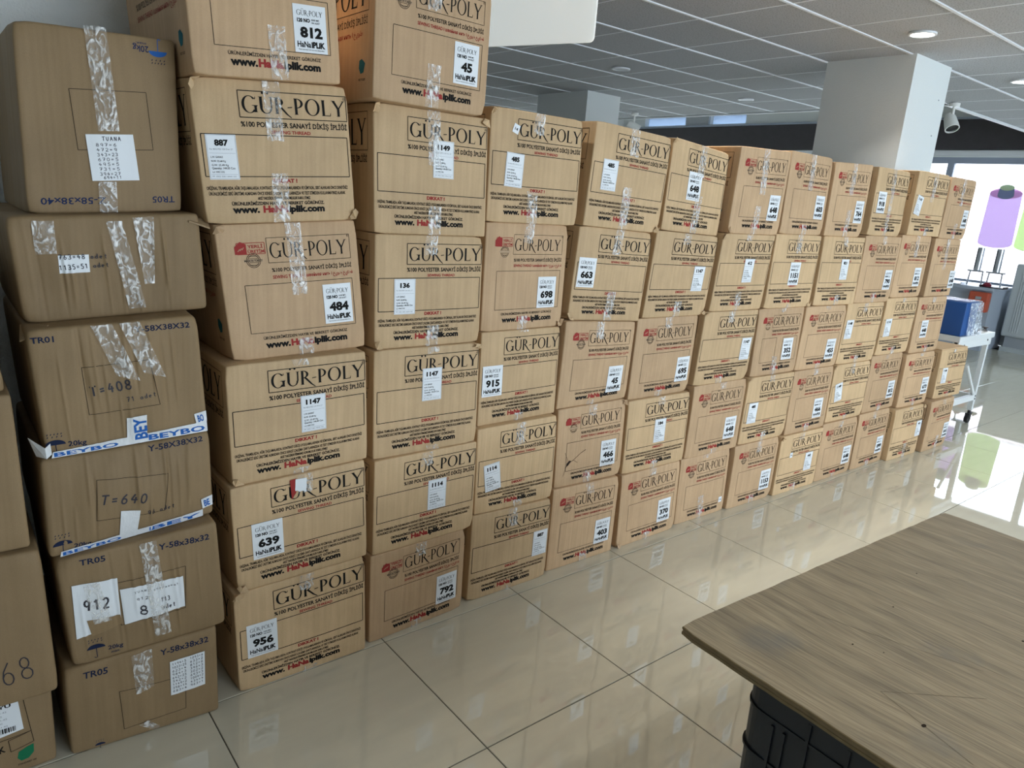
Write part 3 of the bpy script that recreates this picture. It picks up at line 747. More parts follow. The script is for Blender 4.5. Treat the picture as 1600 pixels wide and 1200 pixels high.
def put(ca, name, me, root): return link_mesh(name, me, root)
def sticker(ca, root, p, w, h, c, rot=0.0, off=.0016, name='paper_sticker'):
    a = math.radians(rot); R = np.array([[math.cos(a), -math.sin(a)], [math.sin(a), math.cos(a)]])
    f = lambda v: (np.asarray(v) - np.array([w/2, h/2])) @ R.T + np.array(c)
    q = [f((0, h)), f((w, h)), f((w, 0)), f((0, 0))]
    o = put(ca, name, ca.strip(q, off, 3, 3, 0, mat='paper', name=name), root)
    link_mesh('sticker_print', p.mesh('sticker_print', lambda v: ca.front(f(v), off+.0006)), o)
    return o
BOXES={
 1:[
  ('TR05','C',[(.169,1.915,.275),(.543,1.884,.294),(.547,1.898,.0),(.173,1.93,.0)]),
  ('912','C',[(.172,1.902,.59),(.549,1.872,.622),(.569,1.883,.294),(.192,1.912,.275)]),
  ('640','C',[(.164,1.925,.847),(.555,1.931,.864),(.557,1.927,.622),(.165,1.921,.59)]),
  ('TR01','C',[(.159,1.923,1.163),(.531,1.92,1.183),(.552,1.93,.864),(.179,1.933,.847)]),
  ('763','C',[(.146,1.98,1.411),(.565,1.998,1.434),(.583,2.006,1.183),(.165,1.988,1.163)]),
  ('Z','C',[(.201,2.062,1.833),(.572,2.077,1.851),(.568,2.056,1.434),(.197,2.042,1.411)]),
 ],
 2:[
  ('956','A',[(.606,1.935,.345),(1.031,1.93,.359),(1.044,1.933,.0),(.619,1.938,.0)],'N',(.077,.175)),
  ('639','A',[(.603,1.933,.681),(1.021,1.925,.699),(1.038,1.928,.359),(.621,1.936,.345)],'N',(.098,.154)),
  ('1147','A',[(.602,1.943,1.036),(1.018,1.93,1.049),(1.032,1.931,.699),(.616,1.944,.681)],'W',(.242,.185)),
  ('484','B',[(.596,1.987,1.406),(1.009,2.001,1.435),(1.049,1.991,1.049),(.636,1.976,1.036)],'N',(.331,.142)),
  ('887','A',[(.55,2.002,1.765),(.971,1.995,1.799),(1.002,1.983,1.435),(.582,1.99,1.406)],'W',(.060,.170)),
  ('812','B',[(.526,1.976,2.123),(.922,1.988,2.156),(.947,1.976,1.799),(.55,1.964,1.765)],'N',(.312,.131)),
 ],
 3:[
  ('792','B',[(1.062,1.951,.332),(1.468,1.972,.337),(1.472,1.975,.0),(1.066,1.954,.0)],'N',(.325,.114)),
  ('1114','A',[(1.067,1.952,.674),(1.488,1.962,.674),(1.492,1.964,.337),(1.071,1.955,.332)],'W',(.252,.173)),
  ('1147','A',[(1.063,1.968,1.041),(1.477,1.967,1.036),(1.483,1.965,.674),(1.069,1.966,.674)],'W',(.218,.235)),
  ('136','A',[(1.063,1.98,1.399),(1.473,1.981,1.396),(1.479,1.978,1.036),(1.069,1.977,1.041)],'W',(.105,.166)),
  ('1149','A',[(1.053,1.993,1.774),(1.468,1.987,1.77),(1.479,1.981,1.396),(1.064,1.987,1.399)],'W',(.241,.233)),
  ('45','B',[(1.024,1.938,2.136),(1.426,1.95,2.132),(1.425,1.951,1.77),(1.022,1.939,1.774)],'N',(.315,.139)),
 ],
 4:[
  ('887','A',[(1.504,1.986,.366),(1.907,1.984,.353),(1.907,1.986,.0),(1.504,1.988,.0)],'W',(.353,.171)),
  ('1114','A',[(1.503,1.986,.712),(1.905,1.993,.706),(1.914,1.995,.353),(1.512,1.988,.366)],'W',(.078,.147)),
  ('915','A',[(1.512,2.013,1.064),(1.914,2.023,1.06),(1.921,2.023,.706),(1.519,2.012,.712)],'N',(.058,.169)),
  ('698','B',[(1.504,2.015,1.448),(1.908,2.034,1.446),(1.911,2.033,1.06),(1.508,2.014,1.064)],'N',(.309,.135)),
  ('485','A',[(1.492,2.011,1.815),(1.906,2.002,1.821),(1.911,1.999,1.446),(1.497,2.008,1.448)],'W',(.106,.176)),
 ],
 5:[
  ('403','B',[(1.927,2.002,.379),(2.322,1.996,.368),(2.323,1.998,.0),(1.928,2.005,.0)],'N',(.314,.123)),
  ('466','B',[(1.922,2.011,.726),(2.323,2.012,.72),(2.335,2.01,.368),(1.933,2.008,.379)],'N',(.308,.118)),
  ('45','B',[(1.909,2.008,1.085),(2.328,2.013,1.062),(2.326,2.021,.72),(1.907,2.017,.726)],'N',(.318,.100)),
  ('663','A',[(1.944,2.012,1.45),(2.356,2.003,1.433),(2.347,2.017,1.062),(1.934,2.025,1.085)],'N',(.064,.191)),
  ('485','A',[(1.957,1.989,1.827),(2.373,1.974,1.807),(2.364,1.987,1.433),(1.948,2.002,1.45)],'W',(.095,.194)),
 ],
 6:[
  ('370','B',[(2.345,2.003,.357),(2.763,2.005,.363),(2.773,2.0,.0),(2.356,1.999,.0)],'N',(.320,.124)),
  ('184','A',[(2.341,2.012,.706),(2.766,2.004,.708),(2.775,2.003,.363),(2.349,2.011,.357)],'W',(.223,.183)),
  ('695','B',[(2.345,2.02,1.076),(2.758,2.016,1.068),(2.756,2.021,.708),(2.344,2.025,.706)],'N',(.344,.115)),
  ('1147','A',[(2.381,2.004,1.446),(2.795,1.992,1.43),(2.784,2.008,1.068),(2.37,2.02,1.076)],'W',(.318,.171)),
  ('648','A',[(2.421,2.009,1.82),(2.832,2.015,1.788),(2.828,2.019,1.43),(2.416,2.014,1.446)],'N',(.175,.194)),
 ],
 7:[
  ('tag','B',[(2.79,2.023,.354),(3.185,2.013,.35),(3.194,2.009,.0),(2.799,2.019,.0)],'T',(.354,.071)),
  ('648','B',[(2.803,2.014,.727),(3.222,2.003,.726),(3.223,2.006,.35),(2.804,2.017,.354)],'N',(.328,.123)),
  ('1147','A',[(2.793,2.005,1.085),(3.21,1.991,1.085),(3.205,2.002,.726),(2.788,2.015,.727)],'W',(.358,.162)),
  ('412','A',[(2.821,1.991,1.445),(3.233,1.982,1.45),(3.224,1.996,1.085),(2.812,2.005,1.085)],'W',(.236,.192)),
  ('648','B',[(2.846,1.979,1.825),(3.254,1.978,1.838),(3.251,1.984,1.45),(2.842,1.986,1.445)],'N',(.324,.125)),
 ],
 8:[
  ('1153','B',[(3.204,1.995,.364),(3.606,1.984,.359),(3.608,1.987,.0),(3.206,1.998,.0)],'N',(.318,.119)),
  ('485','A',[(3.226,1.994,.731),(3.639,1.98,.725),(3.638,1.986,.359),(3.225,2.0,.364)],'W',(.074,.171)),
  ('352','B',[(3.235,2.004,1.083),(3.646,1.995,1.084),(3.65,1.994,.725),(3.239,2.003,.731)],'N',(.300,.133)),
  ('1151','A',[(3.261,1.995,1.455),(3.677,1.985,1.459),(3.675,1.99,1.084),(3.259,1.999,1.083)],'N',(.210,.176)),
  ('603','B',[(3.263,1.986,1.841),(3.67,1.994,1.849),(3.673,1.99,1.459),(3.265,1.982,1.455)],'N',(.331,.139)),
 ],
 9:[
  ('442','A',[(3.615,1.975,.357),(4.038,1.96,.355),(4.04,1.962,.0),(3.618,1.977,.0)],'W',(.311,.164)),
  ('466','B',[(3.644,1.986,.726),(4.056,1.976,.727),(4.059,1.975,.355),(3.646,1.985,.357)],'N',(.304,.128)),
  ('455','B',[(3.652,1.986,1.081),(4.063,1.97,1.085),(4.062,1.977,.727),(3.65,1.994,.726)],'N',(.313,.106)),
  ('821','A',[(3.721,1.996,1.454),(4.139,1.978,1.463),(4.14,1.976,1.085),(3.723,1.994,1.081)],'W',(.237,.198)),
  ('764','B',[(3.664,1.98,1.83),(4.073,1.98,1.845),(4.074,1.979,1.463),(3.666,1.979,1.454)],'N',(.318,.132)),
 ],
 10:[
  ('648','B',[(4.05,1.969,.367),(4.459,1.96,.371),(4.461,1.959,.0),(4.052,1.968,.0)],'N',(.334,.127)),
  ('lean','A',[(4.078,1.981,.722),(4.497,1.966,.727),(4.5,1.967,.371),(4.081,1.982,.367)],'W',(.083,.185)),
  ('1148','A',[(4.092,1.98,1.088),(4.505,1.961,1.087),(4.503,1.969,.727),(4.089,1.988,.722)],'W',(.059,.209)),
  ('790','B',[(4.14,1.975,1.468),(4.553,1.961,1.478),(4.552,1.962,1.087),(4.14,1.976,1.088)],'N',(.327,.133)),
  ('918','A',[(4.138,1.977,1.84),(4.547,1.981,1.848),(4.549,1.978,1.478),(4.139,1.973,1.468)],'N',(.088,.184)),
 ],
 11:[
  ('099','B',[(4.482,1.963,.374),(4.895,1.957,.372),(4.897,1.955,.0),(4.484,1.961,.0)],'N',(.332,.127)),
  ('812','B',[(4.513,1.974,.746),(4.925,1.966,.745),(4.926,1.964,.372),(4.514,1.973,.374)],'N',(.323,.129)),
  ('1114','A',[(4.544,1.966,1.107),(4.956,1.953,1.107),(4.953,1.962,.745),(4.541,1.975,.746)],'W',(.074,.176)),
  ('812','B',[(4.57,1.967,1.489),(4.981,1.965,1.487),(4.981,1.966,1.107),(4.57,1.968,1.107)],'N',(.309,.126)),
  ('tilt','A',[(4.601,1.958,1.86),(5.014,1.941,1.861),(5.014,1.942,1.487),(4.601,1.959,1.489)],'W',(.065,.176)),
 ],
 12:[
  ('tagr','A',[(4.903,1.923,.361),(5.313,1.907,.36),(5.316,1.904,.0),(4.906,1.92,.0)],'W',(.372,.187)),
  ('673','B',[(4.943,1.944,.727),(5.357,1.93,.731),(5.359,1.929,.36),(4.944,1.943,.361)],'N',(.344,.128)),
  ('448','B',[(4.978,1.957,1.104),(5.392,1.946,1.101),(5.393,1.944,.731),(4.98,1.955,.727)],'N',(.142,.160)),
  ('64','B',[(5.043,1.963,1.481),(5.452,1.962,1.477),(5.452,1.961,1.101),(5.043,1.962,1.104)],'N',(.378,.110)),
  ('last','B',[(5.058,1.949,1.861),(5.466,1.952,1.858),(5.465,1.957,1.477),(5.056,1.954,1.481)],'N',(.331,.131)),
 ],
 13:[
  ('641','B',[(5.356,1.879,.372),(5.756,1.879,.371),(5.755,1.881,.0),(5.355,1.881,.0)],'N',(.346,.122)),
  ('top','A',[(5.442,1.921,.722),(5.859,1.9,.726),(5.862,1.894,.371),(5.445,1.915,.372)],'W',(.102,.166)),
 ],
}
CITEMS={
 'TR05':[
  ('TR05',(.042,.243),.057,.022,-5.15),
  ('Y-58x38x32',(.226,.245),.125,.020,-.67),
  ('#frame',[(.121,.172),(.286,.158),(.284,.048),(.126,.042)]),
  ('#list',[(.248,.218),(.339,.219),(.337,.11),(.246,.109)]),
  ('#umb',[(.067,-.006)]),
 ],
 '912':[
  ('TR05',(.050,.295),.057,.018,-5.03),
  ('Y-58x38x32',(.229,.283),.126,.019,-5.15),
  ('#p1',[(.026,.245),(.126,.236),(.121,.101),(.018,.087)]),
  ('#p2',[(.128,.2),(.279,.191),(.276,.097),(.128,.093)]),
  ('#frame',[(.125,.22),(.288,.217),(.277,.09),(.12,.092)]),
  ('#umb',[(.057,.045)]),
  ('20kg',(.083,.029),.035,.014,-5.68),
  ('max.',(.089,.016),.021,.008,-.72),
 ],
 '640':[
  ('#frame',[(.113,.18),(.277,.158),(.265,.054),(.106,.074)]),
  ('~T=640',(.115,.115),.112,.025,-11.76),
  ('~96 adet',(.222,.056),.070,.009,-.41),
  ('#umb',[(.03,.031)]),
  ('20kg',(.053,.014),.038,.013,-6.98),
  ('max.',(.058,.002),.023,.007,-3.49),
  ('Y-58X38X32',(.235,.225),.137,.017,-.66),
  ('#vt',[(.16,.087),(.205,.076),(.195,-.027),(.154,-.014)]),
 ],
 'TR01':[
  ('TR01',(.007,.286),.046,.016,-1.08),
  ('Y-58X38X32',(.222,.290),.129,.016,-.98),
  ('#frame',[(.1,.216),(.247,.218),(.26,.097),(.101,.096)]),
  ('~T=408',(.110,.142),.094,.024,5.04),
  ('~71 adet',(.185,.116),.071,.010,4.24),
  ('#umb',[(.023,.034)]),
  ('20kg',(.048,.024),.039,.015,-4.57),
  ('max.',(.054,.012),.026,.007,2.72),
  ('#vt',[(.18,.074),(.226,.075),(.22,.0),(.174,.001)]),
 ],
 '763':[
  ('#lab',[(.09,.158),(.154,.158),(.151,.116),(.088,.116)]),
  ('~763=48 adet',(.090,.149),.104,.009,-.72),
  ('~1135=51 adet',(.088,.124),.107,.011,1.66),
  ('#t1',[(.049,.239),(.093,.238),(.089,.163),(.046,.163)]),
  ('#t2',[(.26,.242),(.308,.245),(.292,.079),(.268,.079)]),
 ],
 'Z':[
  ('#frame',[(.102,.284),(.269,.289),(.279,.153),(.112,.148)]),
  ('#lab',[(.129,.184),(.233,.188),(.243,.079),(.138,.077)]),
  ('#t1',[(.141,.426),(.188,.427),(.203,.194),(.156,.193)]),
  ('!TR05',(.272,.023),.054,.016,1.17),
  ('!Z-58x38x40',(.028,.022),.138,.016,.00),
  ('!20kg',(.245,.382),.036,.015,7.08),
  ('!max.',(.252,.399),.024,.006,7.42),
  ('#umb',[(.302,.392)]),
 ],
}
TONE = {'A': 'golden carton with red warning print', 'B': 'brown carton with red logo print'}
NUM = {'tag': '14', 'lean': '1149', 'tilt': '1147', 'tagr': '412', 'top': '1148', '64': '648', 'last': '648'}
# tape lengths on the front panel (from top edge, from bottom edge) in metres
TAPE = {(2,0):(.05,.02),(2,1):(.06,.0),(2,2):(.02,.02),(2,3):(.20,.05),(2,4):(.15,.13),(2,5):(.12,.13),(3,0):(.05,.03),(3,1):(.05,.0),(3,2):(.02,.02),(3,3):(.06,.07),
 (3,4):(.16,.09),(3,5):(.1,.12),(4,0):(.08,.02),(4,1):(.09,.03),(4,2):(.01,.03),(4,3):(.07,.05),(4,4):(.07,.11),(5,3):(.10,.12),(5,4):(.10,.16),(6,4):(.13,.16),
 (5,2):(.07,.02),(6,3):(.05,.07),(6,2):(.05,.03),(7,4):(.20,.13),(8,4):(.17,.05),(9,4):(.16,.14),(10,4):(.37,.0),(11,4):(.17,.05),(12,4):(.17,.10),(12,3):(.20,.0),(11,3):(.13,.0),
 (8,3):(.09,.02),(8,2):(.02,.10),(7,3):(.03,.09),(7,0):(.02,.13),(12,0):(.02,.10),(13,0):(.04,.10)}
ROT = {(4,1): 7, (10,1): 9, (11,4): -11, (3,4): 0, (11,2): 2, (4,4): -3}
ORD = ['', 'first', 'second', 'third', 'fourth', 'fifth', 'sixth', 'seventh', 'eighth', 'ninth', 'tenth', 'eleventh', 'twelfth']
def box_label(k, i, ty, num, kind):
    n = len(BOXES[k]); lv = 'bottom' if i == 0 else 'top' if i == n-1 else ORD[i+1] + ' up'
    if k == 13: return ['brown carton with 641 sticker, on the floor at the window end', 'golden carton with bare top flaps, on the 641 carton at the window end'][i]
    what = {'A': 'golden', 'B': 'brown'}[ty]
    lab = '%s carton with %s %s, %s in the %s stack from the creased cartons' % (what, num if kind != 'tag' else 'tiny white', kind, lv, ORD[k-1])
    return lab
# seams that are nearly level are level
for k in range(3, 14):
    for i in range(len(BOXES[k])):
        P_ = BOXES[k][i][2]
        for a_, b_ in ((0, 1), (3, 2)):
            if abs(P_[a_][2]-P_[b_][2]) < .0105:
                z_ = (P_[a_][2]+P_[b_][2])/2
                P_[a_] = (P_[a_][0], P_[a_][1], z_); P_[b_] = (P_[b_][0], P_[b_][1], z_)
def shift(k, i, idx, dx):
    P_ = BOXES[k][i][2]
    for j in idx: P_[j] = (P_[j][0]+dx, P_[j][1], P_[j][2])
shift(1, 5, (1, 2), -.028); shift(9, 4, (0, 3), .012); shift(4, 2, (1, 2), -.009); shift(5, 2, (0, 3), .006); shift(2, 5, (0, 3), .004); shift(6, 4, (1, 2), -.010); shift(7, 3, (0, 3), .005)
for k in range(3, 14):
    for i in range(len(BOXES[k])): shift(k, i, (0, 3), .0012); shift(k, i, (1, 2), -.0012)
FRAY = {(2,1,3): 1, (2,3,0): 1, (2,4,2): 1, (2,4,0): 1, (2,2,3): 1, (2,0,0): 1, (3,4,0): 1, (3,3,3): 1, (3,2,1): 1, (3,4,1): 1, (4,4,0): 1, (4,3,2): 1, (5,4,2): 1, (6,3,2): 1, (6,0,3): 1, (5,3,3): 1, (7,4,3): 1,
 (7,3,0): 1, (8,3,2): 1, (6,4,0): 1, (7,2,0): 1, (5,1,1): 1, (8,1,0): 1, (10,1,0): 1, (12,0,1): 1, (9,0,0): 1}
def fray(ca, root, corner, seed, mat):
    '''crumpled scrap of liner standing off a front corner'''
    rb = random.Random(seed); cs = [(.004, ca.h-.004), (ca.w-.004, ca.h-.004), (ca.w-.004, .004), (.004, .004)][corner]
    n = 7; V = [ca.front(np.array([[cs[0], cs[1]]]), .009)[0]]; F = []
    sx = 1 if corner in (0, 3) else -1; sz = -1 if corner in (0, 1) else 1
    for i in range(n):
        a = math.radians(-25 + 140*i/(n-1)); r_ = rb.uniform(.010, .030)
        V.append(ca.front(np.array([[min(max(cs[0] + sx*r_*math.cos(a), -.006), ca.w+.006), min(max(cs[1] + sz*r_*math.sin(a), .0), ca.h)]]), rb.choice((.0015, .006, .010)))[0])
    for i in range(n-1): F.append((0, i+1, i+2))
    me = bpy.data.meshes.new('frayed_corner'); me.from_pydata([list(map(float, v)) for v in V], [], F); me.materials.append(mat); me.update()
    put(ca, 'frayed_corner', me, root)
for k in range(2, 14):
    for i, (idn, ty, P, stk, sc) in enumerate(BOXES[k]):
        depth = {12: .44, 13: .47, 11: .50}.get(k, .575)
        if k == 2 and i == 5: depth = .585
        ca = Carton(P, depth, seed=k*10+i, r=.0055)
        num = NUM.get(idn, idn)
        kind = {'W': 'label', 'N': 'sticker', 'T': 'tag'}[stk]
        root = empty('cardboard_box', ca.loc)
        lab = box_label(k, i, ty, {'lean': 'crooked', 'tilt': 'crooked', 'tagr': 'narrow', '64': 'half-hidden', 'last': 'white', '1114' if k == 11 else '': 'white'}.get(idn, num), kind)
        tag(root, lab, 'box', 'cartons stacked in a wall')
        put(ca, 'carton_body', ca.body(M[ty]), root)
        p = front_A(ca.w, ca.h) if ty == 'A' else front_B(ca.w, ca.h, split=(idn == '352'))
        put(ca, 'front_print', p.mesh('front_print', ca.front), root)
        sp = side_print(depth, ca.h, ty)
        put(ca, 'side_print', sp.mesh('side_print', ca.left), root)
        if ty == 'B': put(ca, 'recycling_mark', side_mark(depth, ca.h).mesh('recycling_mark', ca.left), root)
        if stk == 'N': sticker(ca, root, *sticker_N(num), sc, ROT.get((k, i), 0), name='number_sticker')
        elif stk == 'W': sticker(ca, root, *sticker_W(num), sc, ROT.get((k, i), 0), name='packing_label')
        else: sticker(ca, root, *sticker_T(num), sc, name='small_tag')
        if (k, i) == (9, 0): sticker(ca, root, *sticker_T('14'), (.12, .23), name='small_tag')
        if (k, i) == (4, 4): sticker(ca, root, *sticker_T('14'), (.105, .31), -20, name='small_tag')
        rnd = random.Random(k*31+i)
        lt, lb = TAPE.get((k, i), (rnd.uniform(.02, .07), rnd.uniform(.02, .06)))
        u0 = ca.w*(.5 + rnd.uniform(-.03, .03)); tw = .046
        if lt > .005:
            sl = rnd.uniform(-.008, .008)
            put(ca, 'packing_tape', ca.strip([(u0-tw/2, ca.h-.001), (u0+tw/2, ca.h-.001), (u0+tw/2+sl, ca.h-lt), (u0-tw/2+sl, ca.h-lt)], .0026, 5, max(3, int(lt/.012)), .0016, k*7+i, jag=.004), root)
        if lb > .005:
            u0 += rnd.uniform(-.012, .012); sl = rnd.uniform(-.008, .008)
            put(ca, 'packing_tape', ca.strip([(u0-tw/2+sl, lb), (u0+tw/2+sl, lb), (u0+tw/2, .001), (u0-tw/2, .001)], .0026, 5, max(3, int(lb/.012)), .0016, k*9+i, jag=.0), root)
        for cn in range(4):
            if (k, i, cn) in FRAY: fray(ca, root, cn, k*50+i*4+cn, M[ty])
        if (k, i) == (2, 1):   # torn remains of a red sticker
            put(ca, 'sticker_scrap', ca.strip([(.172, ca.h-.012), (.192, ca.h-.010), (.190, ca.h-.055), (.176, ca.h-.075)], .0032, 2, 3, .0, 3, 'red', 'sticker_scrap'), root)
            put(ca, 'sticker_scrap', ca.strip([(.189, ca.h-.012), (.224, ca.h-.014), (.220, ca.h-.062), (.186, ca.h-.052)], .0036, 5, 5, .001, 4, 'paper', 'sticker_scrap', jag=.006), root)
        if (k, i) == (5, 1):   # punched dent with a crack
            p = Print(); pts = [(.055, .085), (.075, .105), (.10, .115), (.14, .14), (.17, .152)]
            for a, b in zip(pts, pts[1:]): p.line(a, b, .0022, 'brownblack', 1)
            p.poly([(.060,.088),(.075,.098),(.088,.112),(.078,.116),(.063,.105)], 'brownblack')
            for a, b in (((.06,.09),(.045,.05)), ((.075,.105),(.05,.155)), ((.10,.115),(.125,.10))): p.line(a, b, .0013, 'brownblack', 1)
            put(ca, 'crack', p.mesh('crack', ca.front), root)
        if (k, i) == (13, 1):  # the visible top: two flaps meeting under tape
            for sgn in (0, 1):
                b = MB(); y0, y1 = (.006, depth/2-.002) if sgn == 0 else (depth/2+.002, depth-.006)
                pts = [ca.tri([u], [yy/depth], [1.0])[0] for u, yy in ((.01, y0), (.99, y0), (.99, y1), (.01, y1))]
                lo = [tuple(q + np.array([0, 0, .0005])) for q in pts]; hi = [tuple(q + np.array([0, 0, .0045])) for q in pts]
                b.v = lo+hi; b.f = [(3,2,1,0),(4,5,6,7),(0,1,5,4),(1,2,6,5),(2,3,7,6),(3,0,4,7)]; b.m = [0]*6
                b.build('top_flap', M[ty], root)

# ------------------------------------------------------------------ creased cartons of the near stack
def umbrella(p, x, y, h, mat, flip=1):
    r = h*.62
    f = lambda v: (np.asarray(v)-np.array([x, y]))*np.array([flip, flip]) + np.array([x, y])
    p.poly(f([(x + r*math.cos(math.radians(a)), y + r*.62*math.sin(math.radians(a))) for a in range(0, 181, 15)]), mat)
    q = f([(x, y), (x, y-h*.75)]); p.line(q[0], q[1], h*.05, mat, 1)
    hk = f([(x - h*.09 + h*.09*math.cos(math.radians(a)), y - h*.75 + h*.09*math.sin(math.radians(a))) for a in range(0, -181, -30)])
    for a, b in zip(hk, hk[1:]): p.line(a, b, h*.05, mat, 1)
    for rr, n in ((.62, 4), (.82, 5)):
        for i in range(n):
            cx = x - h*.42 + i*h*.84/(n-1); q = f([(cx-h*.03, y+h*rr-h*.05), (cx+h*.03, y+h*rr+h*.05)]); p.line(q[0], q[1], h*.055, 'blue', 1)
CL = {'TR05': 'crushed brown carton marked TR05 with a handwritten list, on the floor', '912': 'brown carton with two taped white papers, one reading 912',
 '640': 'bulging brown carton with T=640 in pen and white tape below', 'TR01': 'creased brown carton marked TR01 with crumpled tape',
 '763': 'flattened brown carton with small handwritten 763 and 1135 label', 'Z': 'big upside-down carton with handwritten list label, topmost of the near stack'}
INKC = {'TR05': 'blue', '912': 'blue', '640': 'blue', 'TR01': 'blue', '763': 'blue', 'Z': 'blue'}
def tape_text(ca, root, o, body, q, hgt, off):
    """blue lettering along a printed tape strip, q = strip TL TR BR BL"""
    q = [np.array(c, float) for c in q]; p = Print(); e = q[2]-q[3]; L = np.linalg.norm(e); e /= L; n = np.array([-e[1], e[0]])
    wd = np.linalg.norm(q[0]-q[3]); p.text(body, .006, wd*.16, wd*.66, 'bluelogo', L-.012, .03)
    link_mesh('tape_print', p.mesh('tape_print', lambda v: ca.front(q[3] + v[:, :1]*e + v[:, 1:]*n, off)), o)
for i, (idn, ty, P) in enumerate(BOXES[1]):
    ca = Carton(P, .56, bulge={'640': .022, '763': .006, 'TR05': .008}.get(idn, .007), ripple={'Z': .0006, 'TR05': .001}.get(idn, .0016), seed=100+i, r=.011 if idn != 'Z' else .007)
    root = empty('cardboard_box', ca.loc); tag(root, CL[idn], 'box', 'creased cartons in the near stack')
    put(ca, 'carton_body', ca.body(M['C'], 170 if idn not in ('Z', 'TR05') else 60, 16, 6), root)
    ink = INKC[idn]
    for it in CITEMS[idn]:
        n = it[0]; p = Print(); nme = 'box_marking'
        if n[0] == '#':
            q = it[1]
            if n == '#frame': p.quadframe(q, .0013, 'brownblack'); nme = 'printed_frame'
            elif n == '#umb':
                nme = 'umbrella_mark'
                if idn == 'Z': umbrella(p, q[0][0], q[0][1]-.004, .034, 'bluelogo', -1)
                elif idn == 'TR05': umbrella(p, q[0][0], .012, .02, 'blue')
                else: umbrella(p, q[0][0], q[0][1]-.002, .034, 'blue')
        elif n[0] == '~':
            if idn == '763': continue
            p.pen(n[1:], it[1][0], it[1][1], it[2], max(it[3], .012), 'pen', rot=it[4]); nme = 'handwriting'
        elif n[0] == '!': p.text(n[1:], it[1][0]+it[2], it[1][1]+it[3], it[3], 'navy', it[2], .012, rot=180)
        else: p.text(n, it[1][0], it[1][1], it[3]*.9, ink, it[2], .02, rot=it[4]*.6)
        if p.v: put(ca, nme, p.mesh(nme, ca.front), root)
    D_ = dict((it[0], it[1]) for it in CITEMS[idn] if it[0][0] == '#')
    def paper(q, name, off=.0028): return put(ca, name, ca.strip(q, off, 44, 10, .0003, 5, 'paper', name), root)
    def script(o, lines, q, off=.0036, h=.0085, margin=.008):
        q = [np.array(c, float) for c in q]; p = Print(); ex = q[1]-q[0]; W_ = np.linalg.norm(ex); ex /= W_; ey = q[0]-q[3]; Hh = np.linalg.norm(ey); ey /= Hh
        for tx, x, y, w_, hh in lines: p.pen(tx, x*W_, y*Hh, w_*W_, hh, 'pen')
        link_mesh('handwriting', p.mesh('handwriting', lambda v: ca.front(q[3] + v[:, :1]*ex + v[:, 1:]*ey, off)), o)
    if idn == 'Z':
        o = paper(D_['#lab'], 'list_label')
        script(o, [('TUANA', .32, .86, .42, .0095)] + [(t, .17, .74-.105*k, .46, .0072) for k, t in enumerate(('897=6', '472=9', '343=23', '670=5', '495=5', '731=5', '394=27'))] + [('694=11', .24, .03, .4, .0072)], D_['#lab'])
        put(ca, 'packing_tape', ca.strip(D_['#t1'], .0045, 5, 18, .0022, 3), root)
        put(ca, 'packing_tape', ca.strip([(.15, .075), (.19, .075), (.19, .002), (.15, .002)], .004, 4, 6, .002, 4), root)
    if idn == '763':
        o = paper(D_['#lab'], 'small_label', .0012)
        put(ca, 'packing_tape', ca.strip(D_['#t1'], .004, 5, 8, .002, 6), root); put(ca, 'packing_tape', ca.strip(D_['#t2'], .004, 5, 12, .003, 7), root)
        put(ca, 'packing_tape', ca.strip([(.20, .235), (.235, .235), (.265, .02), (.225, .02)], .004, 5, 18, .004, 17), root)
        p = Print()
        for it in CITEMS[idn]:
            if it[0][0] == '~': p.pen(it[0][1:], it[1][0], it[1][1], it[2], max(it[3], .011), 'pen', .0018, it[4])
        link_mesh('handwriting', p.mesh('handwriting', lambda v: ca.front(v, .0024)), o)
    if idn == 'TR05':
        o = paper(D_['#list'], 'list_label')
        L1 = ('1194=5', '1033=25', '623=4', '984=3', '642=25', '542=2', '1149=2', '398=14', '683=4'); L2 = ('1093=6', '633=2', '812=6', '396=3', '302=2', '693=3', '1004=2', '434=4', '963=1')
        script(o, [(t, .05, .88-.1*k, .42, .0068) for k, t in enumerate(L1)] + [(t, .56, .90-.1*k, .40, .0068) for k, t in enumerate(L2)], D_['#list'])
        put(ca, 'packing_tape', ca.strip([(.155, .272), (.205, .278), (.205, .16), (.16, .15)], .004, 5, 9, .003, 8), root)
        put(ca, 'packing_tape', ca.strip([(.16, .045), (.185, .05), (.215, .018), (.20, .008)], .005, 4, 5, .004, 9), root)
    if idn == '912':
        o = paper(D_['#p1'], 'paper_note'); script(o, [('912', .2, .5, .62, .03)], D_['#p1'])
        q = D_['#p1']; put(ca, 'packing_tape', ca.strip([(.05, .24), (.085, .24), (.10, .12), (.06, .12)], .0045, 4, 8, .0015, 12), root)
        tr = put(ca, 'torn_patch', ca.strip([(.046, .135), (.121, .128), (.122, .100), (.052, .085)], .0042, 20, 6, .0, 12, 'C', 'torn_patch', jag=.0), root)
        o = paper(D_['#p2'], 'paper_note')
        for ln in [('TUANA', .2, .82, .26, .006), ('912', .22, .6, .2, .008), ('sereasmat', .5, .8, .42, .006), ('8', .24, .18, .18, .026), ('113', .60, .42, .16, .013), ('adet', .60, .2, .24, .014)]: script(o, [ln], D_['#p2'])
        put(ca, 'packing_tape', ca.strip([(.185, .315), (.225, .315), (.235, .03), (.195, .03)], .0045, 5, 18, .002, 13), root)
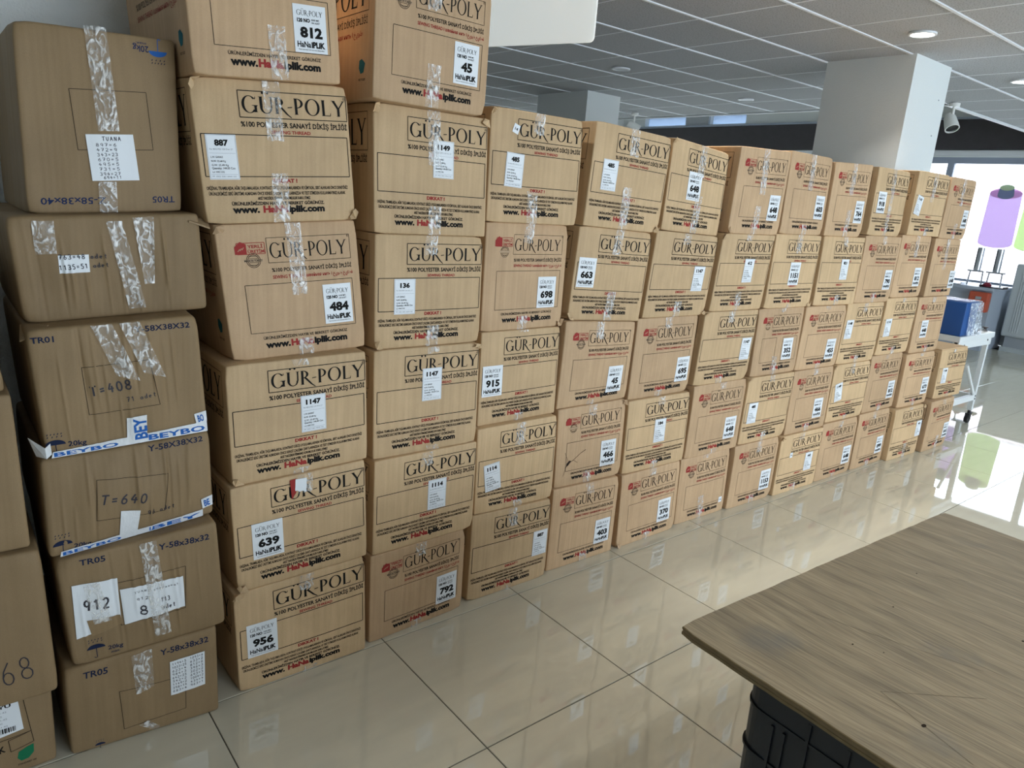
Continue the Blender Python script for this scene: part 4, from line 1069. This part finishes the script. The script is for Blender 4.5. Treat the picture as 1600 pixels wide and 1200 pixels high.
    if idn in ('640', 'TR01'):
        q = D_['#vt']; q = [(a, max(b_, .002)) for a, b_ in q]
        o = put(ca, 'printed_tape', ca.strip(q, .003, 20, 6, .0006, 14, 'whitetape', 'printed_tape'), root)
        if idn == 'TR01':
            p = Print(); p.text('BEY', 0, 0, .03, 'bluelogo', .058, .03, rot=90)
            link_mesh('tape_print', p.mesh('tape_print', lambda v: ca.front(v + np.array([.222, .012]), .0044)), o)
        sq = [(.015, .016), (ca.w-.004, .030), (ca.w-.004, .002), (.010, .001)] if idn == 'TR01' else [(.025, .014), (ca.w-.03, .024), (ca.w-.03, .004), (.022, .001)]
        o = put(ca, 'printed_tape', ca.strip(sq, .0035, 90, 2, .0008, 15, 'whitetape', 'printed_tape'), root)
        for f0, f1, tx in ((.0, .42, 'BEYBO'), (.58, 1.0, 'BEYBO' if idn == 'TR01' else 'BEY')):
            lp = lambda a_, b_, f_: tuple(np.array(a_)*(1-f_) + np.array(b_)*f_)
            tape_text(ca, root, o, tx, [lp(sq[0], sq[1], f0), lp(sq[0], sq[1], f1), lp(sq[3], sq[2], f1), lp(sq[3], sq[2], f0)], .02, .0046)
        sq = [(ca.w-.034, .055), (ca.w-.003, .06), (ca.w-.003, .03), (ca.w-.03, .026)]
        o = put(ca, 'printed_tape', ca.strip(sq, .003, 4, 3, .0008, 16, 'whitetape', 'printed_tape'), root); tape_text(ca, root, o, 'BO' if idn == 'TR01' else 'BE', sq, .02, .0046)
        if idn == 'TR01':
            for (x0, x1, sd) in ((.13, .175, 21), (.19, .235, 22)):
                put(ca, 'packing_tape', ca.strip([(x0, ca.h-.002), (x1, ca.h-.002), (x1+.045, ca.h-.15), (x0+.04, ca.h-.13)], .004, 6, 14, .006, sd), root)
            # loose end of tape folded round the left corner
            b = MB(); L_ = ca.front(np.array([(.0, .03), (.0, .002), (.012, .012), (.012, .04)]), .006)
            a0, a1 = L_[0], L_[1]; k0 = a0 + np.array([-.03, .03, .022]); k1 = a1 + np.array([-.018, .03, .0])
            b.face([k0, k1, a1, a0]); b.face([a0, a1, L_[2], L_[3]]); b.build('printed_tape', M['whitetape'], root)
    # bent flap edge sticking out over the top of crushed boxes
    if idn in ('TR01', '763'):
        b = MB(); x0 = -ca.w/2 + .0; zt = ca.TL[2]; yf = -ca.D/2
        pts = [(x0-.028, yf+.03, zt-.030), (x0+.012, yf-.008, zt-.006), (x0+.03, yf+.02, zt+.006), (x0-.02, yf+.09, zt-.004)] if idn == 'TR01' else \
              [(-x0-.045, yf-.004, zt+.004), (-x0+.006, yf-.006, zt-.012), (-x0+.012, yf+.05, zt+.012), (-x0-.05, yf+.05, zt+.008)]
        b.v = pts + [(x, y, z-.004) for x, y, z in pts]; b.f = [(0,1,2,3),(7,6,5,4),(0,4,5,1),(1,5,6,2),(2,6,7,3),(3,7,4,0)]; b.m = [0]*6
        b.build('bent_flap', M['C'], root)

# ------------------------------------------------------------------ the stack cut by the left edge of the picture
C0 = [('bottom', [(-.26,1.945,.232),(.143,1.935,.232),(.141,1.94,0),(-.262,1.95,0)], 'brown carton with barcode label and green mark, on the floor at the near end'),
      ('868', [(-.255,1.92,.630),(.146,1.905,.630),(.157,1.90,.232),(-.248,1.915,.232)], 'brown carton with 868 handwritten in marker'),
      ('plain', [(-.275,1.93,1.017),(.122,1.925,1.017),(.130,1.925,.631),(-.268,1.93,.631)], 'plain brown carton stacked on the one marked 868'),
      ('upper', [(-.34,1.95,1.31),(.075,1.945,1.315),(.116,1.935,1.018),(-.29,1.94,1.018)], 'plain brown carton topmost at the near edge, beside the TR01 carton')]
for i, (idn, P, lab) in enumerate(C0):
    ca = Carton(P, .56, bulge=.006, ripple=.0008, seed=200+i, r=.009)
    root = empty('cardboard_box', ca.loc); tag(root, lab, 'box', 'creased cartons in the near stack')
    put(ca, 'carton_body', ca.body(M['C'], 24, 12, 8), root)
    def mark(nme, fn):
        p = Print(); fn(p); put(ca, nme, p.mesh(nme, ca.front), root)
    if idn == '868':
        for k_, ch in enumerate('868'): mark('marker_digit', lambda p: p.pen(ch, .252+.038*k_, .052+.004*k_, .040, .062, 'pen', .003, 6))
    elif idn == 'bottom':
        mark('printed_frame', lambda p: (p.line((.340, .232), (.352, .118), .0016, 'brownblack'), p.line((.10, .105), (.352, .118), .0016, 'brownblack')))
        mark('printed_frame', lambda p: p.quadframe([(.303, .110), (.352, .118), (.356, .084), (.306, .074)], .0016, 'brownblack'))
        mark('box_marking', lambda p: p.text('NK', .268, .078, .019, 'black', .028, .03, rot=6))
        mark('green_mark', lambda p: p.poly([(.322,.066),(.340,.074),(.355,.077),(.354,.052),(.342,.038),(.326,.036),(.318,.048)], 'green'))
        mark('box_marking', lambda p: p.text('STANDARD 100', .338, .024, .005, 'brownblack', .04, .02, anchor='c'))
        q = [(.20, .222), (.330, .226), (.337, .132), (.205, .118)]
        o = put(ca, 'barcode_label', ca.strip(q, .0016, 3, 3, 0, 1, 'paper', 'barcode_label'), root)
        p = Print(); p.text('PRO-KOYU', .215, .207, .009, 'black', .10, .03)
        for k_ in range(5): p.text('iplik boya fason no 21.42', .215, .194-.010*k_, .0045, 'grey', .09 - .01*(k_ % 2))
        x = .22; rb = random.Random(4)
        while x < .32:
            wd = rb.choice((.001, .0018, .003)); p.rect(x, .136, x+wd, .150, 'black'); x += wd + rb.choice((.001, .002))
        link_mesh('label_print', p.mesh('label_print', lambda v: ca.front(v, .0024)), o)
    if idn == 'plain':
        q = [(.345-.03, .245), (.36, .245), (.36, .20), (.318, .20)]
        put(ca, 'paper_scrap', ca.strip([(.285, .235), (.302, .236), (.302, .208), (.285, .208)], .0016, 2, 2, 0, 1, 'paper', 'paper_scrap'), root)
# ------------------------------------------------------------------ plywood board on plastic crates
def ply_mat():
    mt, nt, b = nm('worn_plywood'); L = nt.links.new
    b.inputs['Roughness'].default_value = .55; b.inputs['Specular IOR Level'].default_value = .35
    tc = N(nt, 'ShaderNodeTexCoord')
    n0 = N(nt, 'ShaderNodeTexNoise'); n0.inputs['Scale'].default_value = 1.6; n0.inputs['Detail'].default_value = 3; L(tc.outputs['Object'], n0.inputs['Vector'])
    sc = N(nt, 'ShaderNodeVectorMath', operation='SCALE'); sc.inputs['Scale'].default_value = .07; L(n0.outputs['Color'], sc.inputs[0])
    ad = N(nt, 'ShaderNodeVectorMath', operation='ADD'); L(tc.outputs['Object'], ad.inputs[0]); L(sc.outputs[0], ad.inputs[1])
    mp = N(nt, 'ShaderNodeMapping'); mp.inputs['Scale'].default_value = (11, 1.3, 1); mp.inputs['Rotation'].default_value = (0, 0, -.12); L(ad.outputs[0], mp.inputs['Vector'])
    n1 = N(nt, 'ShaderNodeTexNoise'); n1.inputs['Scale'].default_value = 2.2; n1.inputs['Detail'].default_value = 8; n1.inputs['Roughness'].default_value = .62; L(mp.outputs[0], n1.inputs['Vector'])
    mp2 = N(nt, 'ShaderNodeMapping'); mp2.inputs['Scale'].default_value = (80, 3, 1); mp2.inputs['Rotation'].default_value = (0, 0, -.12); L(ad.outputs[0], mp2.inputs['Vector'])
    n2 = N(nt, 'ShaderNodeTexNoise'); n2.inputs['Scale'].default_value = 3; n2.inputs['Detail'].default_value = 5; L(mp2.outputs[0], n2.inputs['Vector'])
    r1 = N(nt, 'ShaderNodeValToRGB'); e = r1.color_ramp.elements
    e[0].position = .30; e[0].color = (.225, .185, .130, 1); e[1].position = .68; e[1].color = (.39, .32, .215, 1)
    x = e.new(.45); x.color = (.30, .248, .168, 1); x = e.new(.56); x.color = (.345, .28, .188, 1)
    L(n1.outputs['Fac'], r1.inputs['Fac'])
    r2 = N(nt, 'ShaderNodeValToRGB'); r2.color_ramp.elements[0].color = (.72, .70, .68, 1); r2.color_ramp.elements[1].color = (1.15, 1.15, 1.12, 1)
    r2.color_ramp.elements[0].position = .33; r2.color_ramp.elements[1].position = .68; L(n2.outputs['Fac'], r2.inputs['Fac'])
    mx = N(nt, 'ShaderNodeMix', data_type='RGBA', blend_type='MULTIPLY'); mx.inputs['Factor'].default_value = 1
    L(r1.outputs[0], mx.inputs['A']); L(r2.outputs[0], mx.inputs['B'])
    st = N(nt, 'ShaderNodeTexNoise'); st.inputs['Scale'].default_value = 5; st.inputs['Detail'].default_value = 4; L(tc.outputs['Object'], st.inputs['Vector'])
    r3 = N(nt, 'ShaderNodeValToRGB'); r3.color_ramp.elements[0].position = .60; r3.color_ramp.elements[1].position = .74
    r3.color_ramp.elements[0].color = (0,)*3+(1,); r3.color_ramp.elements[1].color = (.6,)*3+(1,); L(st.outputs['Fac'], r3.inputs['Fac'])
    m2 = N(nt, 'ShaderNodeMix', data_type='RGBA'); m2.inputs['B'].default_value = (.16, .16, .15, 1); L(r3.outputs[0], m2.inputs['Factor'])
    L(mx.outputs['Result'], m2.inputs['A']); L(m2.outputs['Result'], b.inputs['Base Color'])
    bp = N(nt, 'ShaderNodeBump'); bp.inputs['Strength'].default_value = .2; bp.inputs['Distance'].default_value = .002
    L(n2.outputs['Fac'], bp.inputs['Height']); L(bp.outputs['Normal'], b.inputs['Normal']); return mt
M['ply'] = ply_mat()
M['ply_edge'] = simple('plywood_edge', (.22, .16, .08), .8, noise=.35, nscale=40)
M['ply_mark'] = simple('veneer_scratch', (.10, .075, .045), .8)
M['ply_core'] = simple('plywood_pale_ply', (.24, .17, .09), .8, noise=.3, nscale=40)
BZ = .695; bc = Vector((1.1536, .7821, BZ)); ang = math.radians(-2.387)
ex = Vector((math.cos(ang), math.sin(ang), 0)); ey = Vector((math.sin(ang), -math.cos(ang), 0))  # ey points to the camera side
BL_, BW_ = 1.22, .92
root = empty('plywood_board', (0, 0, 0)); root.location = bc + ex*BL_/2 + ey*BW_/2 + Vector((0, 0, -.018))
tag(root, 'worn stained plywood board lying on dark plastic crates', 'table top')
def outline(z, inset):
    rb = random.Random(3); pts = []
    def edge(a, b_, n):
        for i in range(n):
            t = i/n; q = a.lerp(b_, t) ; pts.append(q)
    hx, hy = BL_/2-inset, BW_/2-inset
    cs = [(-hx, hy), (hx, hy), (hx, -hy), (-hx, -hy)]
    out = []
    for i in range(4):
        a = Vector((*cs[i], 0)); b_ = Vector((*cs[(i+1) % 4], 0)); n = 26
        d = (b_-a).normalized(); nn = Vector((d.y, -d.x, 0))
        for k in range(n):
            t = k/n; q = a.lerp(b_, t); q = q + nn*(-rb.uniform(0, .0022) if k else 0)
            if k == 0: q = q - (Vector((*cs[i], 0)).normalized())*.006
            out.append(q)
    return [tuple(ex*q.x - ey*q.y + Vector((0, 0, z))) for q in out]
lay = [(0, .0), (.006, .0), (.0062, .0012), (.0118, .0012), (.012, 0), (.0165, 0), (.018, .0015)]
b = MB(); R_ = [outline(z, i_) for z, i_ in lay]; n = len(R_[0])
for r_ in R_: b.v += r_
for j in range(len(R_)-1):
    for i in range(n):
        b.f.append((j*n+i, j*n+(i+1) % n, (j+1)*n+(i+1) % n, (j+1)*n+i)); b.m.append(2 if j in (2,) else 1)
b.f.append(tuple(range(n))); b.m.append(1); b.f.append(tuple((len(R_)-1)*n + i for i in range(n))); b.m.append(0)
b.build('board_panel', [M['ply'], M['ply_edge'], M['ply_core']], root)
# knots, screw holes and cut marks in the veneer
p = Print()
rb = random.Random(11)
def bp_(x, y): return (x, y)
for (x, y, r_) in ((.145,.43,.006),(.50,.20,.003),(.62,.42,.004),(.27,.23,.003),(.30,.28,.002),(.85,.52,.004),(.42,.52,.003),(.95,.35,.004),(.55,.6,.005),(.72,.15,.003)):
    p.disc(x, y, r_, r_*.6, 'brownblack', 9)
for a, b_ in (((.30,.10),(.34,.22)),((.34,.22),(.42,.42)),((.17,.34),(.33,.46)),((.17,.34),(.12,.52)),((.42,.30),(.44,.46)),((.66,.40),(.69,.43)),((.66,.43),(.69,.41)),((.75,.18),(.80,.24))):
    p.line(a, b_, .0008, 'ply_mark', 1)
link_mesh('veneer_mark', p.mesh('veneer_mark', lambda v: np.array([list(ex*(x-BL_/2) + ey*(y-BW_/2) + Vector((0, 0, .0184))) for x, y in v])), root)

M['crate'] = simple('dark_blue_plastic', (.012, .017, .026), .42, spec=.4, noise=.2, nscale=8)
def rrect(x0, y0, x1, y1, r, n=6):
    pts = []
    for cx, cy, a0 in ((x1-r, y1-r, 0), (x0+r, y1-r, 90), (x0+r, y0+r, 180), (x1-r, y0+r, 270)):
        for i in range(n+1):
            a = math.radians(a0 + 90*i/n); pts.append((cx + r*math.cos(a), cy + r*math.sin(a)))
    return pts
def loft(b, rings, capb=True, capt=True):
    n0 = len(b.v); k = len(rings[0])
    for r_ in rings: b.v += r_
    for j in range(len(rings)-1):
        for i in range(k): b.f.append((n0+j*k+i, n0+j*k+(i+1) % k, n0+(j+1)*k+(i+1) % k, n0+(j+1)*k+i)); b.m.append(0)
    if capb: b.f.append(tuple(n0+i for i in reversed(range(k)))); b.m.append(0)
    if capt: b.f.append(tuple(n0+(len(rings)-1)*k+i for i in range(k))); b.m.append(0)
def crate(x, y, z, lab):
    W_, D_, H_ = .58, .40, .3385
    root = empty('plastic_crate', (x, y, z)); tag(root, lab, 'crate', 'dark crates under the board')
    root.rotation_euler = (0, 0, ang)
    b = MB(); R = lambda e, zz, r_=.05: [(px, py, zz) for px, py in rrect(-W_/2+e, -D_/2+e, W_/2-e, D_/2-e, r_)]
    loft(b, [R(.020, 0), R(.012, .01), R(.008, H_)], True, False)      # tapered shell
    loft(b, [R(.016, H_), R(.022, .012)], False, True)
    b.build('shell', M['crate'], root)
    for zz, t in ((.060, .006), (.165, .006), (.262, .006)):
        b = MB(); loft(b, [R(.012, zz), R(.0065, zz), R(.0065, zz+t), R(.012, zz+t)], False, False); b.build('rib', M['crate'], root)
    b = MB(); loft(b, [R(.012, H_-.03), R(.003, H_-.028), R(.003, H_), R(.018, H_)], False, False); b.build('rim', M['crate'], root)
    for s_ in (-1, 1):
        for yy in (-.11, -.03, .045, .09, .115):
            h1 = H_-.03 if yy not in (.09, .115) else .255
            b = MB(); xa, xb = s_*(W_/2-.0045), s_*(W_/2-.022)
            b.box((min(xa, xb), yy-.003, .06 if yy not in (.09, .115) else .10), (max(xa, xb), yy+.003, h1)); b.build('rib', M['crate'], root)
        for xx in (-.2, -.1, 0, .1, .2):
            b = MB(); ya, yb = s_*(D_/2-.0045), s_*(D_/2-.022)
            b.box((xx-.003, min(ya, yb), .06), (xx+.003, max(ya, yb), H_-.03)); b.build('rib', M['crate'], root)
cc = Vector((1.174, .645, 0)) + ex*.29 + ey*.20
crate(cc.x, cc.y, .3385, 'dark blue plastic crate right under the plywood board')
crate(cc.x, cc.y, 0, 'dark blue plastic crate standing on the floor under the other crate')
cc2 = cc + ex*.605
crate(cc2.x, cc2.y, .3385, 'upper dark crate under the far half of the plywood board')
crate(cc2.x, cc2.y, 0, 'lower dark crate under the far half of the plywood board')

# ------------------------------------------------------------------ hanging white panel under the ceiling
a = Vector((2.333, 2.439, 0)); d = (Vector((2.149, 2.935, 0)) - a).normalized()
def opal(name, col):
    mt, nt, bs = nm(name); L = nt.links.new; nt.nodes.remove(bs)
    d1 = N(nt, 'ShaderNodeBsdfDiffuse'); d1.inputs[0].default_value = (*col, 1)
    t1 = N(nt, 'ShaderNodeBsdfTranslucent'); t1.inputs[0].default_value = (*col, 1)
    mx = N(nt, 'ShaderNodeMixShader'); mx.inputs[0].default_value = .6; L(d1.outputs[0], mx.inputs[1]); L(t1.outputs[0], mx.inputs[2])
    em = N(nt, 'ShaderNodeEmission'); em.inputs[0].default_value = (.95, 1, .98, 1); em.inputs[1].default_value = .10  # weak emission added to lift the panel to a bright white
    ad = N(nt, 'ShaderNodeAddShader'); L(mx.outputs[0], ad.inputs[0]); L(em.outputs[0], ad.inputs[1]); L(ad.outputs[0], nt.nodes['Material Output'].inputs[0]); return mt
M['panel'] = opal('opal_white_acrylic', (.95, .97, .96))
root = empty('hanging_sign', (a.x + d.x*.6, a.y + d.y*.6, 2.2)); tag(root, 'blank white sign panel with added glow hanging from the ceiling above the cartons', 'sign')
nrm = Vector((-d.y, d.x, 0))
b = MB()
pts = rrect(0, 0, 1.2, .43, .022, 5)
n = len(pts)
for t, ins in ((-.006, .002), (-.004, 0), (.004, 0), (.006, .002)):
    for px, py in pts:
        px2 = px + (.6-px)*ins/.6; py2 = py + (.215-py)*ins/.215
        b.v.append(tuple(d*(px2-.6) + nrm*t + Vector((0, 0, py2))))
for j in range(3):
    for i in range(n): b.f.append((j*n+i, j*n+(i+1) % n, (j+1)*n+(i+1) % n, (j+1)*n+i)); b.m.append(0)
b.f.append(tuple(reversed(range(n)))); b.f.append(tuple(3*n+i for i in range(n))); b.m += [0, 0]
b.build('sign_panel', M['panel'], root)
for s_ in (-.45, .45):
    b = MB(); b.tube(tuple(d*s_ + Vector((0, 0, .42))), tuple(d*s_ + Vector((0, 0, .446))), .006, .006, 8); b.build('hanger', M['rail'], root)

# ------------------------------------------------------------------ trolley with a wrapped blue box
M['enamel'] = simple('white_enamel', (.74, .76, .76), .35)
M['rubber'] = simple('black_rubber', (.012, .012, .013), .6)
TX0, TX1, TY0, TY1, TZ = 5.955, 6.665, 2.0, 2.55, .77
root = empty('work_trolley', ((TX0+TX1)/2, (TY0+TY1)/2, 0)); tag(root, 'white metal trolley table on black castors behind the cartons', 'trolley')
ox, oy = (TX0+TX1)/2, (TY0+TY1)/2
def tb_(name, a, b_, mat, bev=0.0):
    q = MB(); q.box((a[0]-ox, a[1]-oy, a[2]), (b_[0]-ox, b_[1]-oy, b_[2]), 0, bev); return q.build(name, M[mat], root)
tb_('table_top', (TX0, TY0, TZ-.045), (TX1, TY1, TZ), 'enamel', .006)
for sy in (TY0+.012, TY1-.042): tb_('apron', (TX0+.02, sy, TZ-.10), (TX1-.02, sy+.03, TZ-.047), 'enamel')
for x in (TX0+.02, TX1-.06):
    for y in (TY0+.02, TY1-.06):
        tb_('leg', (x, y, .11), (x+.035, y+.035, TZ-.046), 'enamel')
        q = MB(); q.tube((x+.017-ox, y+.017-oy, .075), (x+.017-ox, y+.017-oy, .11), .012, .012, 10); cst = q.build('castor', M['rubber'], root)
        q = MB(); q.lathe([(.0001, -.014), (.036, -.014), (.040, 0), (.036, .014), (.0001, .014)], (x+.005-ox, y+.017-oy, .040), (0, 1, 0), 18); q.build('wheel', M['rubber'], cst, smooth=True)
        q = MB(); q.box((x-.012-ox, y+.0-oy, .045), (x+.03-ox, y+.034-oy, .082)); q.build('fork', M['rubber'], cst)
        q = MB(); q.box((x+.03-ox, y+.006-oy, .078), (x+.075-ox, y+.028-oy, .086)); q.build('brake_pedal', M['rubber'], cst)
for y in (TY0+.022, TY1-.058): tb_('rail', (TX0+.055, y, .20), (TX1-.06, y+.03, .245), 'enamel')
for x in (TX0+.022, TX1-.058): tb_('rail', (x, TY0+.055, .20), (x+.03, TY1-.06, .245), 'enamel')
for k in range(2):   # diagonal stay
    q = MB(); y = TY0+.03 + k*(TY1-TY0-.07)
    q.tube((TX1-.06-ox, y-oy, .24), (TX1-.36-ox, y-oy, .52), .012, .012, 8); q.build('stay', M['enamel'], root)
for k, (x, z) in enumerate(((TX0+.14, TZ-.075), (TX1-.1, TZ-.06), (TX1-.045, .235), (TX1-.045, .21))):
    q = MB(); q.lathe([(.0001, .004), (.007, .003), (.008, 0)], (x-ox, TY0+.012-oy if k < 2 else TY0+.02-oy, z), (0, -1, 0), 8); q.build('bolt', M['black_plastic'], root)

M['blue'+'box'] = simple('deep_blue_board', (.010, .075, .27), .45, noise=.12, nscale=5)
M['film'] = tape_mat('clear_wrapping_film', (.80, .88, .95), .42, .10, .9)
root = empty('blue_box', (6.10, 2.14, TZ+.0005)); tag(root, 'blue box wrapped in clear plastic film on the white trolley', 'box')
q = MB(); q.box((-.125, -.125, 0), (.125, .165, .255), 0, .012); q.build('box_body', M['bluebox'], root, smooth=True)
q = MB(); rb = random.Random(2)
# film: draped sheet over top and right side, flaring out onto the trolley
nu, nv = 14, 10; prof = [(-.128, .262), (.0, .267), (.128, .262), (.134, .22), (.15, .12), (.19, .055), (.26, .03), (.34, .012)]
for j, (px, pz) in enumerate(prof):
    for i in range(nu+1):
        y = -.138 + .30*i/nu
        k = max(0, j-2)/5
        q.v.append((px + rb.uniform(-.012, .012)*k, y*(1+.15*k) + rb.uniform(-.01, .01)*k, max(.004, pz + rb.uniform(-.015, .02)*k + rb.uniform(0, .003))))
for j in range(len(prof)-1):
    for i in range(nu): n0 = j*(nu+1)+i; q.f.append((n0, n0+1, n0+nu+2, n0+nu+1)); q.m.append(0)
q.build('wrapping_film', M['film'], root, smooth=True)
q = MB()   # film gathered down the front side
for i in range(9):
    x = -.06 + i*.032; q.v += [(x, -.129-.004*(i % 2), .25), (x+.02*rb.random(), -.134-.012*(i % 2), .12), (x + .03*rb.random(), -.140-.018*(i % 2), .006)]
for i in range(8):
    for j in range(2): q.f.append((i*3+j, i*3+j+1, (i+1)*3+j+1, (i+1)*3+j)); q.m.append(0)
q.build('wrapping_film', M['film'], root, smooth=True)
M['scrap'] = simple('dark_scrap', (.05, .035, .035), .6)
for x, y, lab in ((6.33, 2.03, 'small dark reel lying on the trolley by the film'), (6.60, 2.06, 'small dark clip at the corner of the trolley')):
    q = MB(); q.lathe([(.0001, 0), (.022, 0), (.022, .006), (.012, .008), (.012, .026), (.022, .028), (.022, .034), (.0001, .034)], (0, 0, 0), (0, 0, 1), 14)
    o = q.build('thread_reel', M['scrap'], None, (x, y, TZ+.0005), True); tag(o, lab, 'reel', 'reels on the trolley')

# ------------------------------------------------------------------ window end: counter, winding machine, ribbed cabinet, window decals
M['counter'] = simple('grey_counter', (.45, .50, .58), .4)
M['steel'] = simple('brushed_steel', (.55, .58, .62), .3, metal=.8)
root = empty('machine_counter', (11.2, 4.1, 0)); tag(root, 'grey counter by the end window carrying machines', 'counter')
q = MB(); q.box((-.42, -.72, .80), (.42, 1.6, .84), 0, .006); q.build('counter_top', M['counter'], root)
q = MB(); q.box((-.34, -.70, 0), (.36, 1.5, .798)); q.build('cabinet_body', M['counter'], root)
M['orange'] = simple('orange_red_plastic', (.55, .10, .05), .4)
q = MB(); q.box((-.45, -.70, .52), (-.342, -.46, .78), 0, .02); sw = q.build('control_box', M['orange'], root)
for z in (.70, .64, .58):
    q = MB(); q.box((-.462, -.62, z-.02), (-.4505, -.55, z+.02), 0, .004); q.build('button', M['steel'], sw)
root = empty('winding_machine', (11.05, 3.58, .8405)); tag(root, 'twin-column thread winding machine on the counter by the window', 'machine')
for y in (-.10, .13):
    q = MB(); q.tube((0, y, .20), (0, y, .50), .045, .045, 14); col_ = q.build('column', M['steel'], root, smooth=True)
    q = MB(); q.tube((-.03, y+.02, .22), (-.03, y+.02, .48), .012, .012, 8); q.build('guide_rod', M['black_plastic'], col_)
    q = MB(); q.box((-.05, y-.10, .18), (.05, y+.10, .20)); q.build('yoke', M['steel'], root)
    for s_ in (-.085, .085):
        q = MB(); q.tube((0, y+s_, .0), (0, y+s_*.9, .18), .010, .010, 8); q.build('leg', M['steel'], root)
for k, (x, y, w_, mat, nme, lab) in enumerate(((10.90, 3.42, .14, 'scrap', 'tool_tray', 'dark tray of small parts on the counter'), (10.88, 3.98, .20, 'steel', 'steel_tray', 'steel tray on the counter beside the winding machine'))):
    q = MB(); q.box((-.08, -w_, 0), (.08, w_, .012)); 
    for s_ in (-1, 1): q.box((-.08, s_*w_-.006, .0121), (.08, s_*w_+.006, .03))
    o = q.build(nme, M[mat], None, (x, y, .8405)); tag(o, lab, 'tray')
M['redpart'] = simple('dark_red_plastic', (.25, .02, .04), .4)
q = MB(); q.lathe([(.0001, 0), (.05, 0), (.055, .02), (.03, .05), (.0001, .055)], (0, 0, 0), (0, 0, 1), 14); o = q.build('red_knob', M['redpart'], None, (10.90, 3.50, .8535), True); tag(o, 'small dark red part in the tray on the counter', 'part')
root = empty('desk_printer', (11.0, 4.12, .8405)); tag(root, 'slim dark upright device on the counter beside the cartons', 'device')
q = MB(); q.box((-.06, -.10, 0), (.06, .10, .20), 0, .01); q.build('device_body', M['black_plastic'], root)
q = MB(); q.tube((0, 0, .20), (.0, -.02, .36), .012, .012, 8); q.build('antenna', M['black_plastic'], root)

root = empty('ribbed_cabinet', (11.45, 2.92, 0)); tag(root, 'tall pale ribbed cabinet standing by the end window', 'cabinet')
M['cab'] = simple('pale_grey_enamel', (.55, .58, .58), .35)
q = MB(); q.box((-.20, -.40, .21), (.20, .40, 1.17), 0, .02); q.build('cabinet_body', M['cab'], root)
q = MB(); q.box((-.17, -.38, 0), (.18, .38, .06)); q.build('base', M['cab'], root)
q = MB(); q.box((-.13, -.36, .0601), (.15, .36, .2099)); q.build('recess', M['grey_wall'], root)
for g0 in (.30, .02, -.26):
    for k in range(4):
        y = g0 - k*.028; q = MB(); q.tube((-.201, y, .27), (-.201, y, 1.11), .006, .006, 8); q.build('rib', M['cab'], root)

def decal_mat(name, col):
    mt, nt, bs = nm(name); L = nt.links.new; nt.nodes.remove(bs)
    d1 = N(nt, 'ShaderNodeBsdfDiffuse'); d1.inputs[0].default_value = (*col, 1)
    t1 = N(nt, 'ShaderNodeBsdfTranslucent'); t1.inputs[0].default_value = (*col, 1)
    mx = N(nt, 'ShaderNodeMixShader'); mx.inputs[0].default_value = .5; L(d1.outputs[0], mx.inputs[1]); L(t1.outputs[0], mx.inputs[2])
    L(mx.outputs[0], nt.nodes['Material Output'].inputs[0]); return mt
M['d_pink'] = decal_mat('pink_window_film', (.80, .66, .86)); M['d_pink2'] = decal_mat('rose_window_film', (.88, .64, .84))
M['d_green'] = decal_mat('lime_window_film', (.80, .90, .58)); M['d_core'] = decal_mat('slate_window_film', (.42, .52, .66)); M['d_lime2'] = decal_mat('pale_lime_window_film', (.86, .94, .66))
def spool(yc, z0, w_, h_, c1, c2, lab):
    # flat film on the inner face of the glass, drawn as a cone of thread
    x = XR + .052
    root = empty('window_decal', (x, yc, z0)); tag(root, lab, 'decal', 'thread cone decals on the window')
    def part(pts, name, mat, k):
        q = MB(); n = len(pts); xx = -.0012*k
        q.v = [(xx, py, pz) for py, pz in pts] + [(xx-.0006, py, pz) for py, pz in pts]
        q.f = [tuple(range(n)), tuple(reversed(range(n, 2*n)))] + [(i, n+i, n+(i+1) % n, (i+1) % n) for i in range(n)]; q.m = [0]*(n+2)
        q.build(name, M[mat], root)
    wb, wt = w_/2, w_*.46
    el = lambda cy, cz, ry, rz, a0, a1, n: [(cy + ry*math.cos(math.radians(a0+(a1-a0)*i/n)), cz + rz*math.sin(math.radians(a0+(a1-a0)*i/n))) for i in range(n+1)]
    part(el(0, .07, wb, .07, 180, 360, 14) + el(0, h_*.86, wt, .05, 0, 180, 14), 'cone_body', c1, 0)
    part(el(0, h_*.86, wt, .075, 0, 354, 24), 'cone_top', c2, 1)
    part(el(0, h_*.83, wt*.5, .05, 180, 360, 12) + el(0, h_*.95, wt*.45, .04, 0, 180, 12), 'core', 'd_core', 2)
    part(el(0, h_*.95, wt*.45, .04, 0, 350, 22), 'cap', 'd_lime2', 3)
spool(3.84, 1.335, .44, .87, 'd_pink', 'd_pink2', 'pink and lilac thread cone picture on the end window')
spool(3.38, 1.32, .44, .87, 'd_green', 'd_lime2', 'lime green thread cone picture on the end window')

# ------------------------------------------------------------------ unseen street, with a facade added to dim floor reflections of the end windows
M['paving'] = simple('pale_paving', (.42, .41, .40), .9, noise=.1, nscale=2)
M['facade'] = simple('pale_pink_render', (.62, .52, .52), .9, noise=.05, nscale=1)
b = MB(); b.box((XR+.2, -14, -.25), (24, 34, -.12)); structure('ground_outside', b, M['paving'])
root = empty('added_facade', (23.5, 10, -.12)); tag(root, 'pale facade added across the street to dim glare beyond the end window', 'building')
b = MB(); b.box((-.5, -22, 0), (.5, 22, 4.2)); b.build('wall', M['facade'], root)
for k in range(9):
    for z in (1.2,):
        b = MB(); y = -19 + k*4.6; b.box((-.54, y, z), (-.501, y+1.5, z+1.6)); w_ = b.build('window', M['alu'], root)
b = MB(); b.box((-.75, -22, 4.201), (.6, 22, 4.4)); b.build('cornice', M['trim'], root)
